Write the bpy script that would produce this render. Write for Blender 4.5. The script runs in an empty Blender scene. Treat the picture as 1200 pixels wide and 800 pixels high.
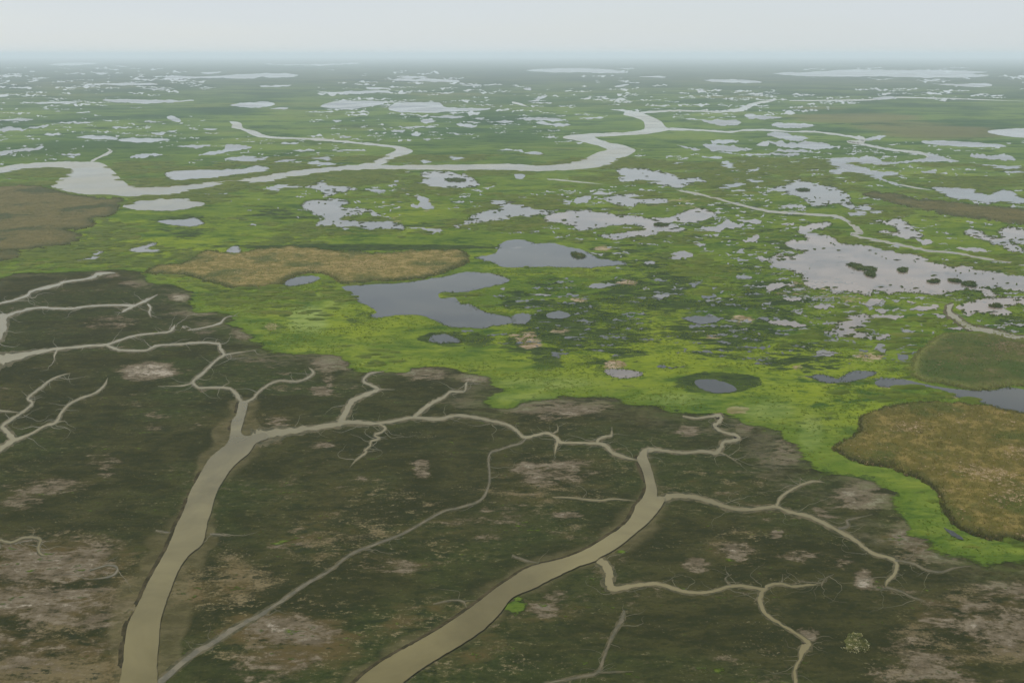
# light and air settings
SUN_EL, SUN_AZ, SUN_STR, SKY_STR, EXPOSURE = 48.0, -50.0, 4.6, .10, 0.08
HAZE_COLOR, HAZE_DENSITY, HAZE_ANISO = (.745, .855, .935, 1), 7.0e-5, 0.0
VEIL = (6.35, 6.85, 7.2, 1)
import bpy, bmesh, math, random
import numpy as np
from mathutils import Vector
from mathutils.geometry import tessellate_polygon

random.seed(7)
rng = np.random.default_rng(7)
S = bpy.context.scene
COL = S.collection

# ------------------------------------------------------------------ survey
# The marsh was surveyed from one aerial view; every outline below is turned
# into ground coordinates (metres, z up, +y away from the shore) once and then
# lives on the ground plane as real geometry.
H, FPX, HORIZON = 200.0, 1177.0, 63.5
PITCH = math.atan((400 - HORIZON) / FPX)
SP, CP = math.sin(PITCH), math.cos(PITCH)
TILE = {c: (300 * (i % 4), 40 if i < 4 else (220, 400, 600)[i // 4 - 1]) for i, c in enumerate('ABCDEFGHIJKLMNOP')}
YMIN = HORIZON + 4.0

def ground(px, py):
    px = np.asarray(px, float); py = np.maximum(np.asarray(py, float), YMIN)
    u = (px - 600) / FPX; v = (400 - py) / FPX
    t = H / (SP - v * CP)
    return u * t, (CP + v * SP) * t

def survey(X, Y):
    """ground point -> survey coordinates (only used to read the traced tables)"""
    d = Y * CP + H * SP
    d = np.where(d < 20, 20, d)
    up = Y * SP - H * CP
    return 600 + FPX * X / d, 400 - FPX * up / d

def parse(s):
    pts, o = [], (0, 0)
    out = []
    for tok in s.split():
        if tok in TILE: o = TILE[tok]; k = .25; continue
        if tok == 'Z': o = (0, 0); k = 1; continue
        a = tok.split(',')
        pts.append((o[0] + float(a[0]) * k, o[1] + float(a[1]) * k) + tuple(float(q) for q in a[2:]))
    return pts

# ------------------------------------------------------------------ traced tables
# material letters: m muddy river, d dark clear pond, s shallow silty lake, g grey-blue pond, f far bright water
WATER = [
 # name, material, rag, label, outline
 ('river','m',.02,'wide pale river bending through the far marsh in S curves','A -40,632 0,625 100,608 250,600 430,600 490,610 530,640 570,680 610,710 680,718 760,715 850,710 1000,692 1200,668 B 100,650 250,632 380,620 440,615 540,612 590,615 700,615 900,612 1200,610 C 100,615 200,612 300,595 360,575 400,555 440,545 445,540 420,530 350,510 300,500 240,488 250,478 300,472 400,465 500,462 580,455 620,445 620,420 610,405 570,390 520,378 530,365 480,358 460,354 520,355 580,362 620,375 660,390 700,410 715,430 730,440 760,443 740,450 680,462 620,470 540,475 430,482 390,482 400,490 450,508 520,520 560,535 580,545 560,562 500,590 480,605 420,622 300,635 150,642 0,640 B 1100,637 1000,640 800,635 600,632 540,635 480,638 440,650 430,640 330,648 200,665 80,690 0,700 A 1100,690 1000,715 900,735 830,750 700,760 600,762 520,755 400,752 320,740 260,725 235,710 250,700 290,670 325,645 310,632 260,625 180,628 80,640 0,652 -40,656'),
 ('river','m',.02,'narrow river arm looping back from the big river bend at far left','B 0,455 30,470 80,480 200,486 330,492 480,508 620,520 690,530 735,547 720,560 650,590 590,612 540,625 480,615 540,598 600,570 645,552 655,540 620,530 500,518 330,502 200,494 80,490 0,480 A 1170,468 1130,448 1085,440 1090,425 1075,410 1120,414 1135,425 1140,442'),
 ('lake','d',.03,'dark grey lake with a hooked right end below the tan reed bed','F 400,465 470,458 560,452 680,445 800,432 900,412 970,398 1040,396 1120,405 1180,425 1185,440 1140,455 1050,475 960,490 870,490 855,505 870,520 930,512 960,545 1000,545 1060,575 1100,590 1170,600 1200,612 1200,635 1100,650 1060,662 980,655 920,655 860,632 800,605 730,595 640,600 560,610 535,595 570,585 520,550 480,535 450,505'),
 ('lake','d',.03,'blunt grey lake tapering to a point on its right, just above the dark hooked lake','F 1025,328 1080,320 1130,300 1140,265 1200,245 G 60,245 110,262 180,258 250,275 310,285 350,300 385,320 420,335 500,342 540,358 480,365 390,372 280,376 180,370 60,374 0,375 F 1150,370 1100,345'),
 ('lake','s',.05,'long pale grey lake with a hollow green inlet in the middle of the marsh','G 130,155 190,120 250,115 340,105 420,115 480,125 560,130 660,140 740,140 790,120 860,95 920,105 960,125 930,140 870,160 780,160 730,170 780,180 820,195 790,208 710,208 650,222 560,235 470,245 400,225 430,218 490,215 540,205 620,200 600,182 530,180 450,180 380,195 310,205 290,180 200,165'),
 ('lake','s',.09,'largest pinkish grey lake with tiny green islands on the right','H 85,255 180,250 170,220 130,205 180,180 270,160 300,172 270,185 215,190 210,210 260,220 310,230 330,255 390,265 470,270 540,290 640,305 720,320 770,345 840,370 900,365 960,375 1040,390 1120,410 1200,415 1300,430 1300,500 1200,490 1120,480 1080,465 1010,465 1060,490 1100,510 1020,512 1000,480 940,470 860,490 810,500 760,502 700,495 620,490 560,495 490,478 480,510 430,500 400,490 350,485 320,500 270,470 220,480 170,450 150,400 60,385 20,360 0,345 30,320 120,320 170,300 120,285 90,275'),
 ('lake','d',.02,'dark water inlet at the right edge between the two reed fields','L 500,190 540,178 640,178 690,190 760,205 850,220 940,228 1060,228 1120,215 1200,225 1400,240 1400,380 1200,340 1100,320 1030,295 960,275 890,262 840,235 760,215 680,210 600,215 520,212'),
 ('lake','s',.07,'ragged pinkish lake beside the winding muddy creek at the right edge','H 880,565 910,545 1000,525 1100,512 1200,515 1300,520 1300,560 1200,550 1100,560 1150,590 1060,600 980,580 950,600'),
 ('lake','g',.09,'pale lake of three lobes left of the long hollow lake','F 920,180 990,155 1020,125 1080,110 1150,95 1095,78 1110,60 1200,62 G 50,80 110,95 160,108 220,100 190,120 100,130 0,140 F 1110,158 1010,168 960,190'),
 ('lake','g',.09,'pale forked lake with a green tongue left of centre below the river','F 210,85 260,60 400,55 440,72 400,85 420,98 520,100 580,125 600,135 540,130 450,130 400,145 480,155 600,158 690,180 690,195 600,198 500,190 380,185 280,172 320,150 290,130 240,105'),
 ('lake','g',.09,'ragged bright lake stepping down right of the thin creek line','D 0,720 80,712 120,680 160,685 180,695 250,705 280,715 320,720 370,745 390,790 H 400,80 480,85 540,110 530,128 490,128 470,108 400,100 360,90 330,75 280,75 240,90 200,80 160,50 100,30 20,10 0,5'),
 ('lake','f',.05,'crescent lake looping back from a river bend at far right','D 270,590 300,582 360,578 440,575 500,578 530,590 560,602 620,598 700,588 760,580 740,565 780,565 830,580 895,595 880,600 800,598 700,600 640,605 560,612 500,610 450,608 400,606 360,598 400,612 450,625 500,640 600,648 605,665 560,668 530,676 570,690 630,705 610,712 570,700 520,680 460,670 440,655 380,650 330,660 290,655 285,640 310,625 290,610'),
 ('lake','f',.08,'bright ragged lake running off the right edge below the crescent lake','D 755,715 850,718 960,720 980,740 1040,755 1080,730 1140,735 1180,760 1200,770 1260,775 1260,800 1200,795 1100,790 1000,785 900,775 830,760 790,735'),
 ('lake','g',.08,'pale pink flat lake just below the big river S bend','C 490,640 520,628 640,632 720,645 790,665 800,678 850,672 915,688 840,700 800,720 750,720 730,705 650,705 640,690 590,685 560,695 500,685'),
 ('lake','g',.04,'slim blue lake lying between the wide river and its narrow arm','A 770,655 820,640 950,635 1140,632 1200,615 B 70,630 60,640 0,650 A 1100,660 1000,675 920,680 840,685 800,680'),
 ('lake','m',.03,'smooth pale oval pond below the wide river at left','E 575,92 610,70 700,58 880,50 900,62 970,75 890,98 780,108 680,108'),
 ('lake','g',.03,'small blue pond below the smooth pale oval pond','E 735,160 810,152 870,148 910,140 960,165 930,178 850,182'),
 ('lake','g',.03,'small arrow shaped blue pond in bright grass at left','E 590,298 640,280 720,258 735,265 690,285 765,295 700,305'),
 ('lake','g',.03,'small S shaped blue pond in bright grass, left of the arrow shaped one','E 320,345 400,332 440,320 430,295 490,298 460,315 470,325 400,345'),
 ('lake','d',.03,'small grey pond tucked under the front edge of the long tan reed bed','F 125,440 170,420 260,412 305,425 240,450 150,462'),
 ('lake','d',.03,'small grey pond in a dark ring just below the hooked lake','F 810,715 830,690 900,690 955,715 940,728 830,725'),
 ('lake','g',.03,'tiny blue pond at the top edge of the long tan reed bed','E 1060,300 1080,280 1115,275 1130,300 1100,312'),
 ('lake','s',.03,'small pond with a pinkish mud lip alone in bright yellow green grass','K 445,155 435,130 500,130 560,135 615,148 590,165 510,175'),
 ('lake','d',.03,'grey pond inside a dark green eye shaped ring near the mudflat edge','K 855,190 880,178 960,180 1020,200 1055,225 1020,240 940,240 880,220'),
 ('lake','d',.04,'narrow dark pond left of the dark inlet at right','L 190,165 260,155 330,175 380,145 430,138 510,145 480,165 410,185 340,195 270,195'),
 ('lake','s',.07,'pinkish silty pond below the largest lake','H 260,680 310,660 330,620 400,600 440,590 480,600 480,620 450,650 410,670 470,680 520,700 480,715 400,700 350,700'),
 ('lake','s',.07,'pale hooked lake above the right part of the thin creek line','H 475,155 560,155 600,145 650,160 690,200 735,225 700,235 640,240 600,225 540,220 515,205 560,200 600,210 610,195 560,175'),
 ('lake','s',.08,'forked silty lake at the right edge above the thin creek line','H 920,205 960,195 1010,210 1060,235 1100,235 1080,205 1120,185 1200,190 1300,200 1300,280 1200,265 1130,250 1200,290 1170,300 1060,270 1040,255 990,240 940,225'),
 ('lake','g',.08,'pale lake with green islets just below the straight river reach','B 740,700 780,690 770,650 820,645 860,640 930,650 1000,660 1030,690 1050,710 960,722 860,722 760,710'),
 ('lake','g',.08,'pale ragged lake left of the one with islets, below the river','B 230,720 290,690 330,685 350,710 460,720 465,735 370,750 330,762 310,740 250,722'),
 ('lake','g',.06,'two lobed grey lake above the long hollow lake','G 430,45 540,25 600,40 610,55 660,50 730,55 720,75 660,82 590,70 575,90 500,85 460,70'),
 ('lake','f',.02,'broad pale lake with a long right tail near the horizon','B 620,350 660,322 760,320 860,322 880,340 950,348 1100,348 1060,358 960,362 860,368 700,368 640,360'),
 ('lake','f',.02,'pale boat shaped lake near the horizon, left of the broad tailed one','B 300,340 360,318 450,313 590,315 595,330 520,342 440,355 380,350'),
 ('lake','f',.02,'long pale lake under the horizon at right','D 20,184 200,178 300,172 400,165 560,170 700,168 860,172 1030,178 960,186 1040,193 960,203 700,204 560,199 400,201 150,196'),
 ('lake','g',.02,'blue lake at the far right edge behind the brown field','D 1030,455 1120,445 1200,442 1260,445 1260,480 1200,487 1120,480 1050,468'),
 ('lake','f',.02,'slender pale lake in front of the blue lake at far right','D 720,502 780,500 920,505 1060,515 1120,528 1000,530 860,525 740,515'),
]
# small ponds: material letter, rag, outline
PONDS = '''g .08 F 690,185 830,190 880,202 830,218 780,195
g .08 F 725,90 770,70 740,40 770,35 810,60 825,85 830,105 780,98
g .08 B 30,728 100,705 200,708 215,718 120,728
g .08 G 230,70 300,50 380,30 480,20 470,28 370,50 350,75 260,78
d .08 G 0,600 60,590 90,600 80,625 0,640
d .05 L 610,65 650,62 655,88 615,88
g .05 L 230,70 240,42 290,45 310,65
g .05 L 500,40 520,10 550,20 545,50
s .08 H 480,600 640,600 570,620
s .08 H 690,235 740,240 780,255 740,270 720,262
s .08 H 880,285 960,280 1050,300 980,302
g .08 H 80,85 150,80 180,95 100,98
g .08 H 370,115 460,115 455,130 400,130
f .05 C 780,395 850,395 940,405 1030,402 1075,415 1040,430 960,428 900,412
f .05 C 890,520 990,518 1060,530 1105,545 1060,552 960,548
f .05 C 930,500 1000,495 1060,498 1050,510 960,515
f .05 C 960,552 1100,560 1200,562 1200,568 1060,562
f .05 C 895,572 985,578 975,585 900,580
f .08 C 970,605 1010,595 1050,612 1040,640 1000,630
f .05 C 1060,592 1150,595 1150,600 1065,600
f .05 C 965,720 1020,700 1120,700 1060,715 1000,728
f .05 C 1080,678 1120,670 1180,690 1150,702
f .05 C 1095,640 1150,625 1170,635 1110,648
g .05 C 1145,520 1200,500 1200,525
f .05 C 770,520 840,532 885,543 840,542
f .05 C 740,605 800,600 800,612
f .05 C 1090,380 1200,385 1200,400 1130,400
f .05 C 945,655 995,665 960,670
f .05 C 10,655 60,660 50,680 20,678
f .05 C 0,545 50,545 55,555 110,550 150,560 110,570 60,558
f .05 C 15,395 100,392 160,390 260,405 180,408 60,405
f .05 C 110,415 230,418 280,428 200,432
f .05 C 310,395 400,390 430,392 360,400
f .02 C 65,170 200,162 330,160 470,168 540,182 420,185 330,180 200,182
f .05 C 70,315 110,310 120,292 170,290 140,305 110,318
f .05 C 55,255 85,252 90,262 60,262
f .02 C 900,215 1060,215 1180,225 1080,230 960,225
f .02 C 590,200 700,198 715,205
f .02 C 480,245 540,235 545,240 500,250
f .05 D 15,425 60,415 140,420 230,428 140,442 60,440
f .07 D 0,465 60,460 130,475 200,485 130,500 70,490 0,478
f .07 D 0,500 100,512 200,505 280,515 310,532 240,540 150,535 40,525
f .05 D 40,545 140,545 210,552 100,555
f .05 D 0,565 150,562 100,572
f .08 D 945,575 960,560 1020,570 1060,570 1110,560 1150,580 1160,592 1090,588 1040,590 980,580
f .05 D 960,610 1050,615 1200,625 1200,632 1060,630
f .05 D 1105,640 1200,640 1200,652 1110,648
f .05 D 720,642 780,645 785,655 725,650
f .02 D 490,300 580,292 590,302 520,310
f .02 D 770,235 900,235 1020,230 1050,245 950,248
f .05 D 460,490 520,475 555,478 510,495 460,502
f .03 D 0,385 70,392 0,398
f .03 B 820,385 965,385 960,392 840,392
f .03 B 0,320 60,318 90,330 50,342 0,345
f .03 B 60,348 150,345 130,355
f .03 B 290,272 400,272 520,265 620,265 610,275 480,280 360,280
f .03 B 520,250 620,252 620,260 530,260
f .03 B 640,215 720,208 940,215 930,225 780,222
f .03 B 660,198 790,200 790,207 690,207
f .03 B 920,238 1050,238 1040,245
f .03 B 0,185 120,185 200,192 140,205 0,205
f .03 B 20,242 160,238 150,246 50,250
f .03 B 40,140 250,145 460,135 460,140 260,148
f .05 B 770,405 800,398 845,408 790,420
f .05 B 680,432 830,432 825,438 690,440
f .05 B 630,455 700,450 680,462
f .05 B 720,468 775,468 750,480
f .05 B 890,462 970,468 940,474
f .05 B 780,490 825,492 800,500
f .05 B 355,405 400,405 385,414
f .05 B 380,478 450,482 420,488
g .05 B 340,550 440,542 500,540 515,550 510,568 460,565 430,555
f .05 B 170,545 240,540 280,545 220,552
f .05 B 80,600 130,585 190,588 150,600
f .05 B 250,582 310,575 370,585 320,592
f .05 B 230,605 300,598 380,610 300,620
f .05 B 0,580 60,575 60,588 20,595
f .05 B 880,580 940,570 980,582 950,592
f .05 B 760,590 830,595 800,605
f .05 B 1130,545 1200,540 1200,560 1150,550
f .05 B 640,700 660,680 670,690 650,712
f .05 B 510,725 600,730 600,740 540,740
f .05 B 940,420 1035,425 1020,438 960,435
f .05 B 1080,410 1200,408 1190,415
f .05 B 1010,395 1070,392 1060,400
f .05 B 110,515 200,508 180,518
f .05 B 690,643 720,643 710,650
f .03 A 480,310 560,305 700,310 910,310 860,318 720,325 560,322
f .03 A 155,322 280,318 375,318 320,325 200,328
f .03 A 1075,335 1120,325 1200,320 1200,345 1120,342
f .03 A 0,402 130,398 150,404 0,408
f .05 A 0,445 60,435 120,445 220,425 220,435 120,450 0,455
f .05 A 250,420 340,412 440,412 380,420
f .05 A 205,470 290,470 250,478
f .03 A 355,485 440,475 520,480 555,492 470,495
f .03 A 550,500 590,490 690,488 800,495 740,505 620,508
f .05 A 0,550 60,545 190,525 200,535 140,552 60,550 60,562 0,570
f .05 A 290,562 370,560 370,570 300,570
f .05 A 315,575 350,575 345,582
f .05 A 610,582 640,565 740,562 760,570 680,582
f .05 A 930,568 1000,550 1050,540 1060,520 1100,520 1180,528 1160,540 1080,550 1020,562
f .03 A 1050,585 1120,575 1200,575 1200,600 1100,595
f .05 A 830,528 870,522 990,522 900,532
f .05 A 530,435 600,435 620,440 540,445
f .05 A 710,462 770,465 760,475 720,470
f .05 A 780,458 830,450 820,460
f .05 A 780,390 815,385 850,408 820,412
f .05 A 670,410 765,412 720,416
f .05 A 480,404 560,405 520,410
f .05 A 190,355 260,350 340,362 430,368 340,372
f .05 A 610,342 690,345 640,350
f .02 A 480,232 680,230 740,238 560,242
f .02 A 650,256 820,257 740,262
f .02 A 130,222 190,215 150,226
f .02 A 770,200 830,195 900,200 1050,195 1200,188 1200,208 1060,208 940,206 800,210
f .02 A 940,182 1040,178 990,188
f .02 A 220,145 330,135 470,138 350,148
f .02 A 445,182 505,185 470,192
f .02 A 540,148 600,152 570,155
f .02 A 950,445 1020,445 990,452
s .08 G 730,320 790,298 850,315 830,330 750,335
s .08 G 885,190 960,180 1010,150 1030,165 1090,180 1040,195 1000,190 970,210 930,205
s .08 G 1080,250 1140,220 1160,235 1130,258
s .08 G 1150,320 1200,330 1200,345 1160,340
s .08 G 1050,155 1170,155 1140,170
d .06 G 790,610 870,605 990,610 970,625 900,640 830,625
d .06 G 890,505 940,500 960,512 900,520
g .06 G 1055,410 1120,415 1120,428 1060,428
d .06 G 1150,610 1200,608 1200,625
d .04 G 165,590 240,582 275,600 230,615 170,612
g .06 G 615,355 660,345 670,360
g .06 G 850,255 910,265 880,280
g .06 G 80,498 190,500 150,508
g .06 G 340,462 420,448 480,455 400,472
g .06 G 660,505 740,505 700,522
s .08 H 0,460 60,445 130,460 60,470 0,490
s .08 H 70,520 140,515 160,525 110,530
s .08 H 210,555 290,545 310,565 240,570
s .08 H 0,630 50,620 140,635 180,650 120,655 30,640
s .08 H 500,570 555,575 540,590
s .08 H 440,545 510,520 545,528 490,555
s .08 H 655,570 790,550 790,575 700,575
s .08 H 650,535 690,538 680,545
s .08 H 775,595 830,600 815,615
g .08 H 620,670 670,668 660,685
g .08 H 1100,630 1200,640 1190,650
g .08 H 230,780 240,765 310,775
g .08 H 500,755 545,750 550,775
s .08 H 840,660 910,658 900,668
s .08 H 60,170 120,165 115,178
s .08 H 500,700 560,685 570,700 520,715
d .04 P 822,75 850,85 912,122 905,130 860,112'''
# creeks: name, label or '', centre line with survey widths
CREEKS = [
 ('river','thin river leading right from the top of the river S bend','C 600,370,2 660,365,2 760,360,2 880,362,2 960,365,2 1040,358,3 1090,350,5 1110,338,5 1150,324,3 1200,316,2.5 D 40,308,1'),
 ('river','pale winding river crossing to the right under the far brown field','C 740,445,3 850,450,2 950,455,2 1020,460,2 1080,452,2 1200,450,2 D 100,458,1.5 200,458,2 300,468,2 400,482,3 445,492,5 440,505,4 370,504,2 440,516,2.5 520,532,2.5 600,545,2.5 700,555,3 760,570,4 820,586,4 890,597,1'),
 ('creek_water','thin pale creek line running straight then curling above the largest lake','G 770,12,1.5 900,35,2.5 1050,75,2.5 1200,110,3 H 100,118,2.5 240,128,2.5 320,135,3 370,155,3.5 400,180,5 432,205,5 440,212,3 395,216,3 400,222,3 460,238,3 560,255,3 650,275,3 750,295,2.5 850,303,2.5 930,315,2.5 1000,330,2.5 1100,345,2.5 1260,375,2.5'),
 ('creek_water','broad muddy creek winding to the right edge beside the ragged pinkish lake','H 870,545,2 850,560,5 850,585,6 880,610,5 920,640,6 960,660,6 1030,672,6 1100,685,5 1160,702,4 1260,698,4'),
 ('creek_water','hooked side creek climbing from the wide river at far left','A 425,598,2 470,575,2.5 515,555,3 520,548,3 500,535,2'),
 ('creek_water','far thin creek line near the horizon at right','D 100,312,1 300,312,1.3 480,308,1.6 590,298,1.6 800,302,1.2 1000,308,1 1200,315,1.2'),
 ('creek_water','pale channel linking the crescent lake to the ragged lake at far right','D 620,706,2 700,722,1.5 770,732,2'),
 ('creek_water','','C 0,320,2 40,330,2.5 80,342,1'),
 ('creek_water','','C 165,680,1 230,685,1.5 330,695,1.5 430,704,1'),
 # mudflat creeks
 ('creek_water','uppermost creek across the mudflat at left','E -60,556,2.5 0,542,2 60,528,2 130,503,3 150,485,2.5 270,455,3 300,442,2.5 400,428,2 440,417,4 470,402,4 540,399,4'),
 ('creek_water','second mudflat creek from the top left, nearly straight','E 20,606,4 90,580,3 180,562,2.2 250,565,2 330,566,2 420,555,2 500,550,2 620,552,2.5 640,548,2 690,525,3 740,500,2'),
 ('creek_water','','E 625,555,2 580,578,2.5 578,585,1'),
 ('creek_water','','E 690,545,1 705,560,2.5 700,585,2 710,610,1'),
 ('creek_water','short stub of muddy channel leaving the frame at the left edge','E 15,590,8 12,640,9 5,690,8 -40,740,6'),
 ('creek_water','creek fanning in from the left edge across the mudflat','I -60,100,16 0,86,11 60,74,8 160,52,4.5 250,38,3 400,22,2.5 500,15,2.5 560,-5,2 640,-28,1.8 730,-38,1.5 790,-45,1.8 812,-62,3.5 820,-80,1'),
 ('creek_water','','E 855,650,2 870,660,2'),
 ('creek_water','','E 880,667,.8 960,655,1.2 1030,635,2 1050,615,1.5 1075,600,1'),
 ('creek_water','pale zigzag creek dropping into the head of the broad left channel','E 500,738,2 540,755,3 580,762,2 680,762,2 740,740,2 850,732,2 930,725,2.2 I 1010,8,2 1030,15,2.5 1032,35,3 1050,62,3 1010,90,2 960,140,3 910,180,2.5 908,198,3 935,217,2.5 1000,216,2 1070,219,2.5 1100,240,3.5 1120,265,4.5 1140,290,6'),
 ('creek_water','','I 1055,62,1.5 1120,52,1 1200,40,.6'),
 ('creek_water','','I 905,195,1.5 850,208,1.2 740,210,.6'),
 ('creek_water','','I 270,40,1.5 255,65,1.5 258,95,.8'),
 ('creek_water','forked creek with two thin arms on the dark mudflat at left','I -60,530,8 0,500,6 60,466,5 90,455,3 150,430,2 200,400,2 260,378,3 290,332,2.5 330,290,2 390,262,2 450,240,1.8 490,205,2 505,170,1.5'),
 ('creek_water','zigzag thin creek arm joining the forked creek at left','I 65,462,6 30,420,5 10,398,3.5 60,360,2.5 100,335,2.5 145,300,2.5 150,285,2.5 130,268,2.5 160,240,2 200,210,2.5 230,185,1.8 270,165,1.5 330,148,1'),
 ('creek_water','','I -40,324,2 0,325,2 95,332,1.5'),
 ('creek_water','','I 260,378,2 300,372,1.5'),
 ('creek_water','curling creek joining the head of the broad left channel from the right','I 1140,290,3 1190,265,2.5 1200,250,2.5 J 40,215,2.2 100,185,2 180,188,1.5 215,182,2 250,165,2.5 268,145,2.5 245,120,1.2'),
 ('creek_water','hooked creek rising from the long cross channel to the grass edge','J 395,380,9 415,345,7 445,285,5.5 500,255,4 570,226,3.5 540,205,2.5 503,185,3 520,160,2.5 545,148,2 600,142,1'),
 ('creek_water','','J 570,225,1.5 650,225,.8'),
 ('creek_water','straight creek branching to the upper right off the cross channel','J 740,355,3.5 800,305,3.5 840,280,3.5 880,262,3 915,235,2.5 975,235,1.5 985,200,2.5 992,188,1.5'),
 ('creek_water','small creek zigzagging down from the cross channel','J 570,382,2 605,405,2.5 590,425,2.2 560,435,2 560,445,2 580,455,2.2 540,468,2 535,490,1.8 510,510,2.2 515,520,2.2 470,555,1.5 440,590,.8'),
 ('creek_water','long cross channel arcing between the two broad channels','J -20,455,12 20,446,12 80,430,9.5 180,418,6.5 260,405,5 380,388,5.5 430,380,4.5 560,383,3.2 640,374,3.2 740,357,3.2 850,365,3.5 930,348,3 1020,355,3 1100,372,3 1160,385,3 K 0,402,2.6 30,427,3 60,450,3 110,440,2.5 160,430,2.6 200,445,3 220,468,4 240,475,2.5 300,475,2.2 400,478,2.5 440,490,4 470,520,4 520,540,3.5 590,557,4'),
 ('creek_water','','K 400,478,2.5 403,460,3 440,445,2.2 465,440,2.2 468,400,1.2'),
 ('creek_water','','K 215,468,2.5 205,500,2.2 200,535,1.2'),
 ('creek_water','thin faint creek curving down the middle of the mudflat','K 65,455,1.4 40,478,1.4 0,488,1.4 J 1150,505,1.4 1100,522,1.5 1090,560,1.4 1095,620,1.6 1090,680,1.6 1050,745,2.0 950,780,1.6 870,800,1.5 N 690,100,1.7 560,150,2.0 440,200,2.4 350,270,2.4 230,340,2.7 100,430,3.4 0,492,4.1 M 1100,545,4.8 1000,610,5.4 900,670,5.4 730,810,6.1'),
 ('creek_water','looping creek from the grass edge into the top of the broad right channel','K 800,350,1.5 860,360,2 920,353,2.2 970,346,4 980,358,4 970,378,4 950,398,4 990,425,2.5 1050,440,3 1065,455,3.5 1040,465,4 990,472,4 980,500,5 955,522,4.5 900,515,3 800,522,3 720,512,3 660,506,4 620,520,7 600,545,8'),
 ('creek_water','right branch of the broad right channel, running to the far right','K 640,770,12 690,745,8 740,727,6 800,722,5 870,732,4.5 950,756,4.5 1020,780,4 1100,788,4 1200,778,3.5 L 40,775,3.5 100,798,3.5 P 200,22,4 300,72,4 400,125,4 450,165,3.5 500,195,3.5 590,222,3.5 602,260,4 590,295,4 560,322,3.5 552,352,3'),
 ('creek_water','','P 552,352,2 620,370,1.5 680,400,1.8 740,415,1'),
 ('creek_water','','P 595,225,2.5 680,240,2 740,270,2 810,280,1.8 870,262,1.5 960,250,.8'),
 ('creek_water','','L 40,772,3 60,730,2.8 110,695,2.5 160,670,2.2 210,655,2.2 265,660,1.5'),
 ('creek_water','','L 150,672,1.2 152,635,1'),
 ('creek_water','','P 330,78,2.5 375,65,2.5 370,40,2.2 400,30,1.5 490,10,.8'),
 ('creek_water','winding side creek leaving the broad right channel to the right','O 400,222,8 440,250,9 458,290,9 452,330,9 475,355,6.5 560,345,5 660,335,3.5 720,345,3.5 800,370,3.5 870,378,3 940,370,3 1020,348,3 1080,346,3 1180,362,3.2 P 0,345,3 60,335,2.5 120,348,2.2 200,340,1.8 245,340,1'),
 ('creek_water','creek dropping from the winding side creek to a muddy splay','O 1180,362,4 1165,395,4.5 1165,425,4.5 1178,460,4 1200,485,3.5 P 60,525,3 120,560,2.5 180,602,3.5 185,625,9 165,645,7 150,690,3 125,740,3.5 130,800,3.5 135,840,3'),
 ('creek_water','','O 1025,345,1.2 1000,310,1.2 1030,290,.7'),
 ('creek_water','','P 65,328,1.5 70,290,.8'),
 ('creek_water','','P 250,342,1.2 270,310,1.2 310,290,.7'),
 ('creek_water','','O 0,203,1.8 60,225,1.8 125,238,2.5'),
 ('creek_water','faint muddy creek track at the bottom centre right','O 525,460,1.5 520,490,4 500,530,4 460,600,2.5 430,680,2.5 400,750,3 300,775,2.2 150,805,2.2'),
 ('creek_water','','O 400,750,1.2 480,748,1 570,745,.7'),
 ('creek_water','','K 190,730,.7 280,732,1.2 400,745,1.6 480,738,1.3 580,747,1.5'),
 ('creek_water','small stepped creek at the left edge of the dark mudflat','M -40,128,2 0,130,2.2 50,142,2.2 110,120,2.2 160,118,2.2 190,130,2.4 180,165,2.4 190,195,2.4 230,208,1.5'),
 ('creek_water','','M 420,272,1 510,248,1.5 552,265,1.8 520,300,1.8 420,315,1'),
 ('creek_water','','M 985,102,1.5 1030,105,2 1080,112,1.2'),
 ('creek_water','','M 730,85,1.2 770,94,1.5 806,95,1.5'),
 ('creek_water','','N 830,430,.8 920,412,1.2 970,418,1.5 988,448,1.5'),
 ('creek_water','','K 190,432,.8 215,415,1.2 210,385,.7'),
 ('creek_water','','K 955,522,1 1000,530,1 1070,575,.6'),
]
TRUNKS = [
 ('river','broad muddy tidal channel running down the left of the mudflat','I 1122,285 1160,285 1155,330 1140,385 1130,425 1150,445 1200,438 J 40,430 60,455 0,478 I 1170,522 1100,582 1050,650 1012,720 990,800 M 970,60 950,150 880,210 830,290 800,370 770,450 750,530 745,620 735,720 728,860 560,860 570,760 585,620 600,530 640,450 690,340 740,250 790,160 830,60 860,0 I 890,710 935,630 975,560 1015,520 1065,480 1080,430 1085,380 1110,340'),
 ('river','broad muddy tidal channel sweeping down to the bottom centre','K 585,552 600,530 625,505 640,505 632,530 640,560 655,600 668,650 680,700 684,738 720,735 690,790 O 640,50 580,100 520,150 460,190 410,215 390,232 300,262 200,310 100,360 0,405 N 1150,470 1080,540 1000,600 900,660 800,720 730,770 690,802 620,860 400,860 470,800 500,770 580,710 680,650 800,585 920,510 1000,455 1060,410 1130,355 1200,310 O 60,270 130,245 200,230 280,205 360,170 440,120 530,60 570,0 K 580,770 612,735 628,690 620,640 606,595'),
]
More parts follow.
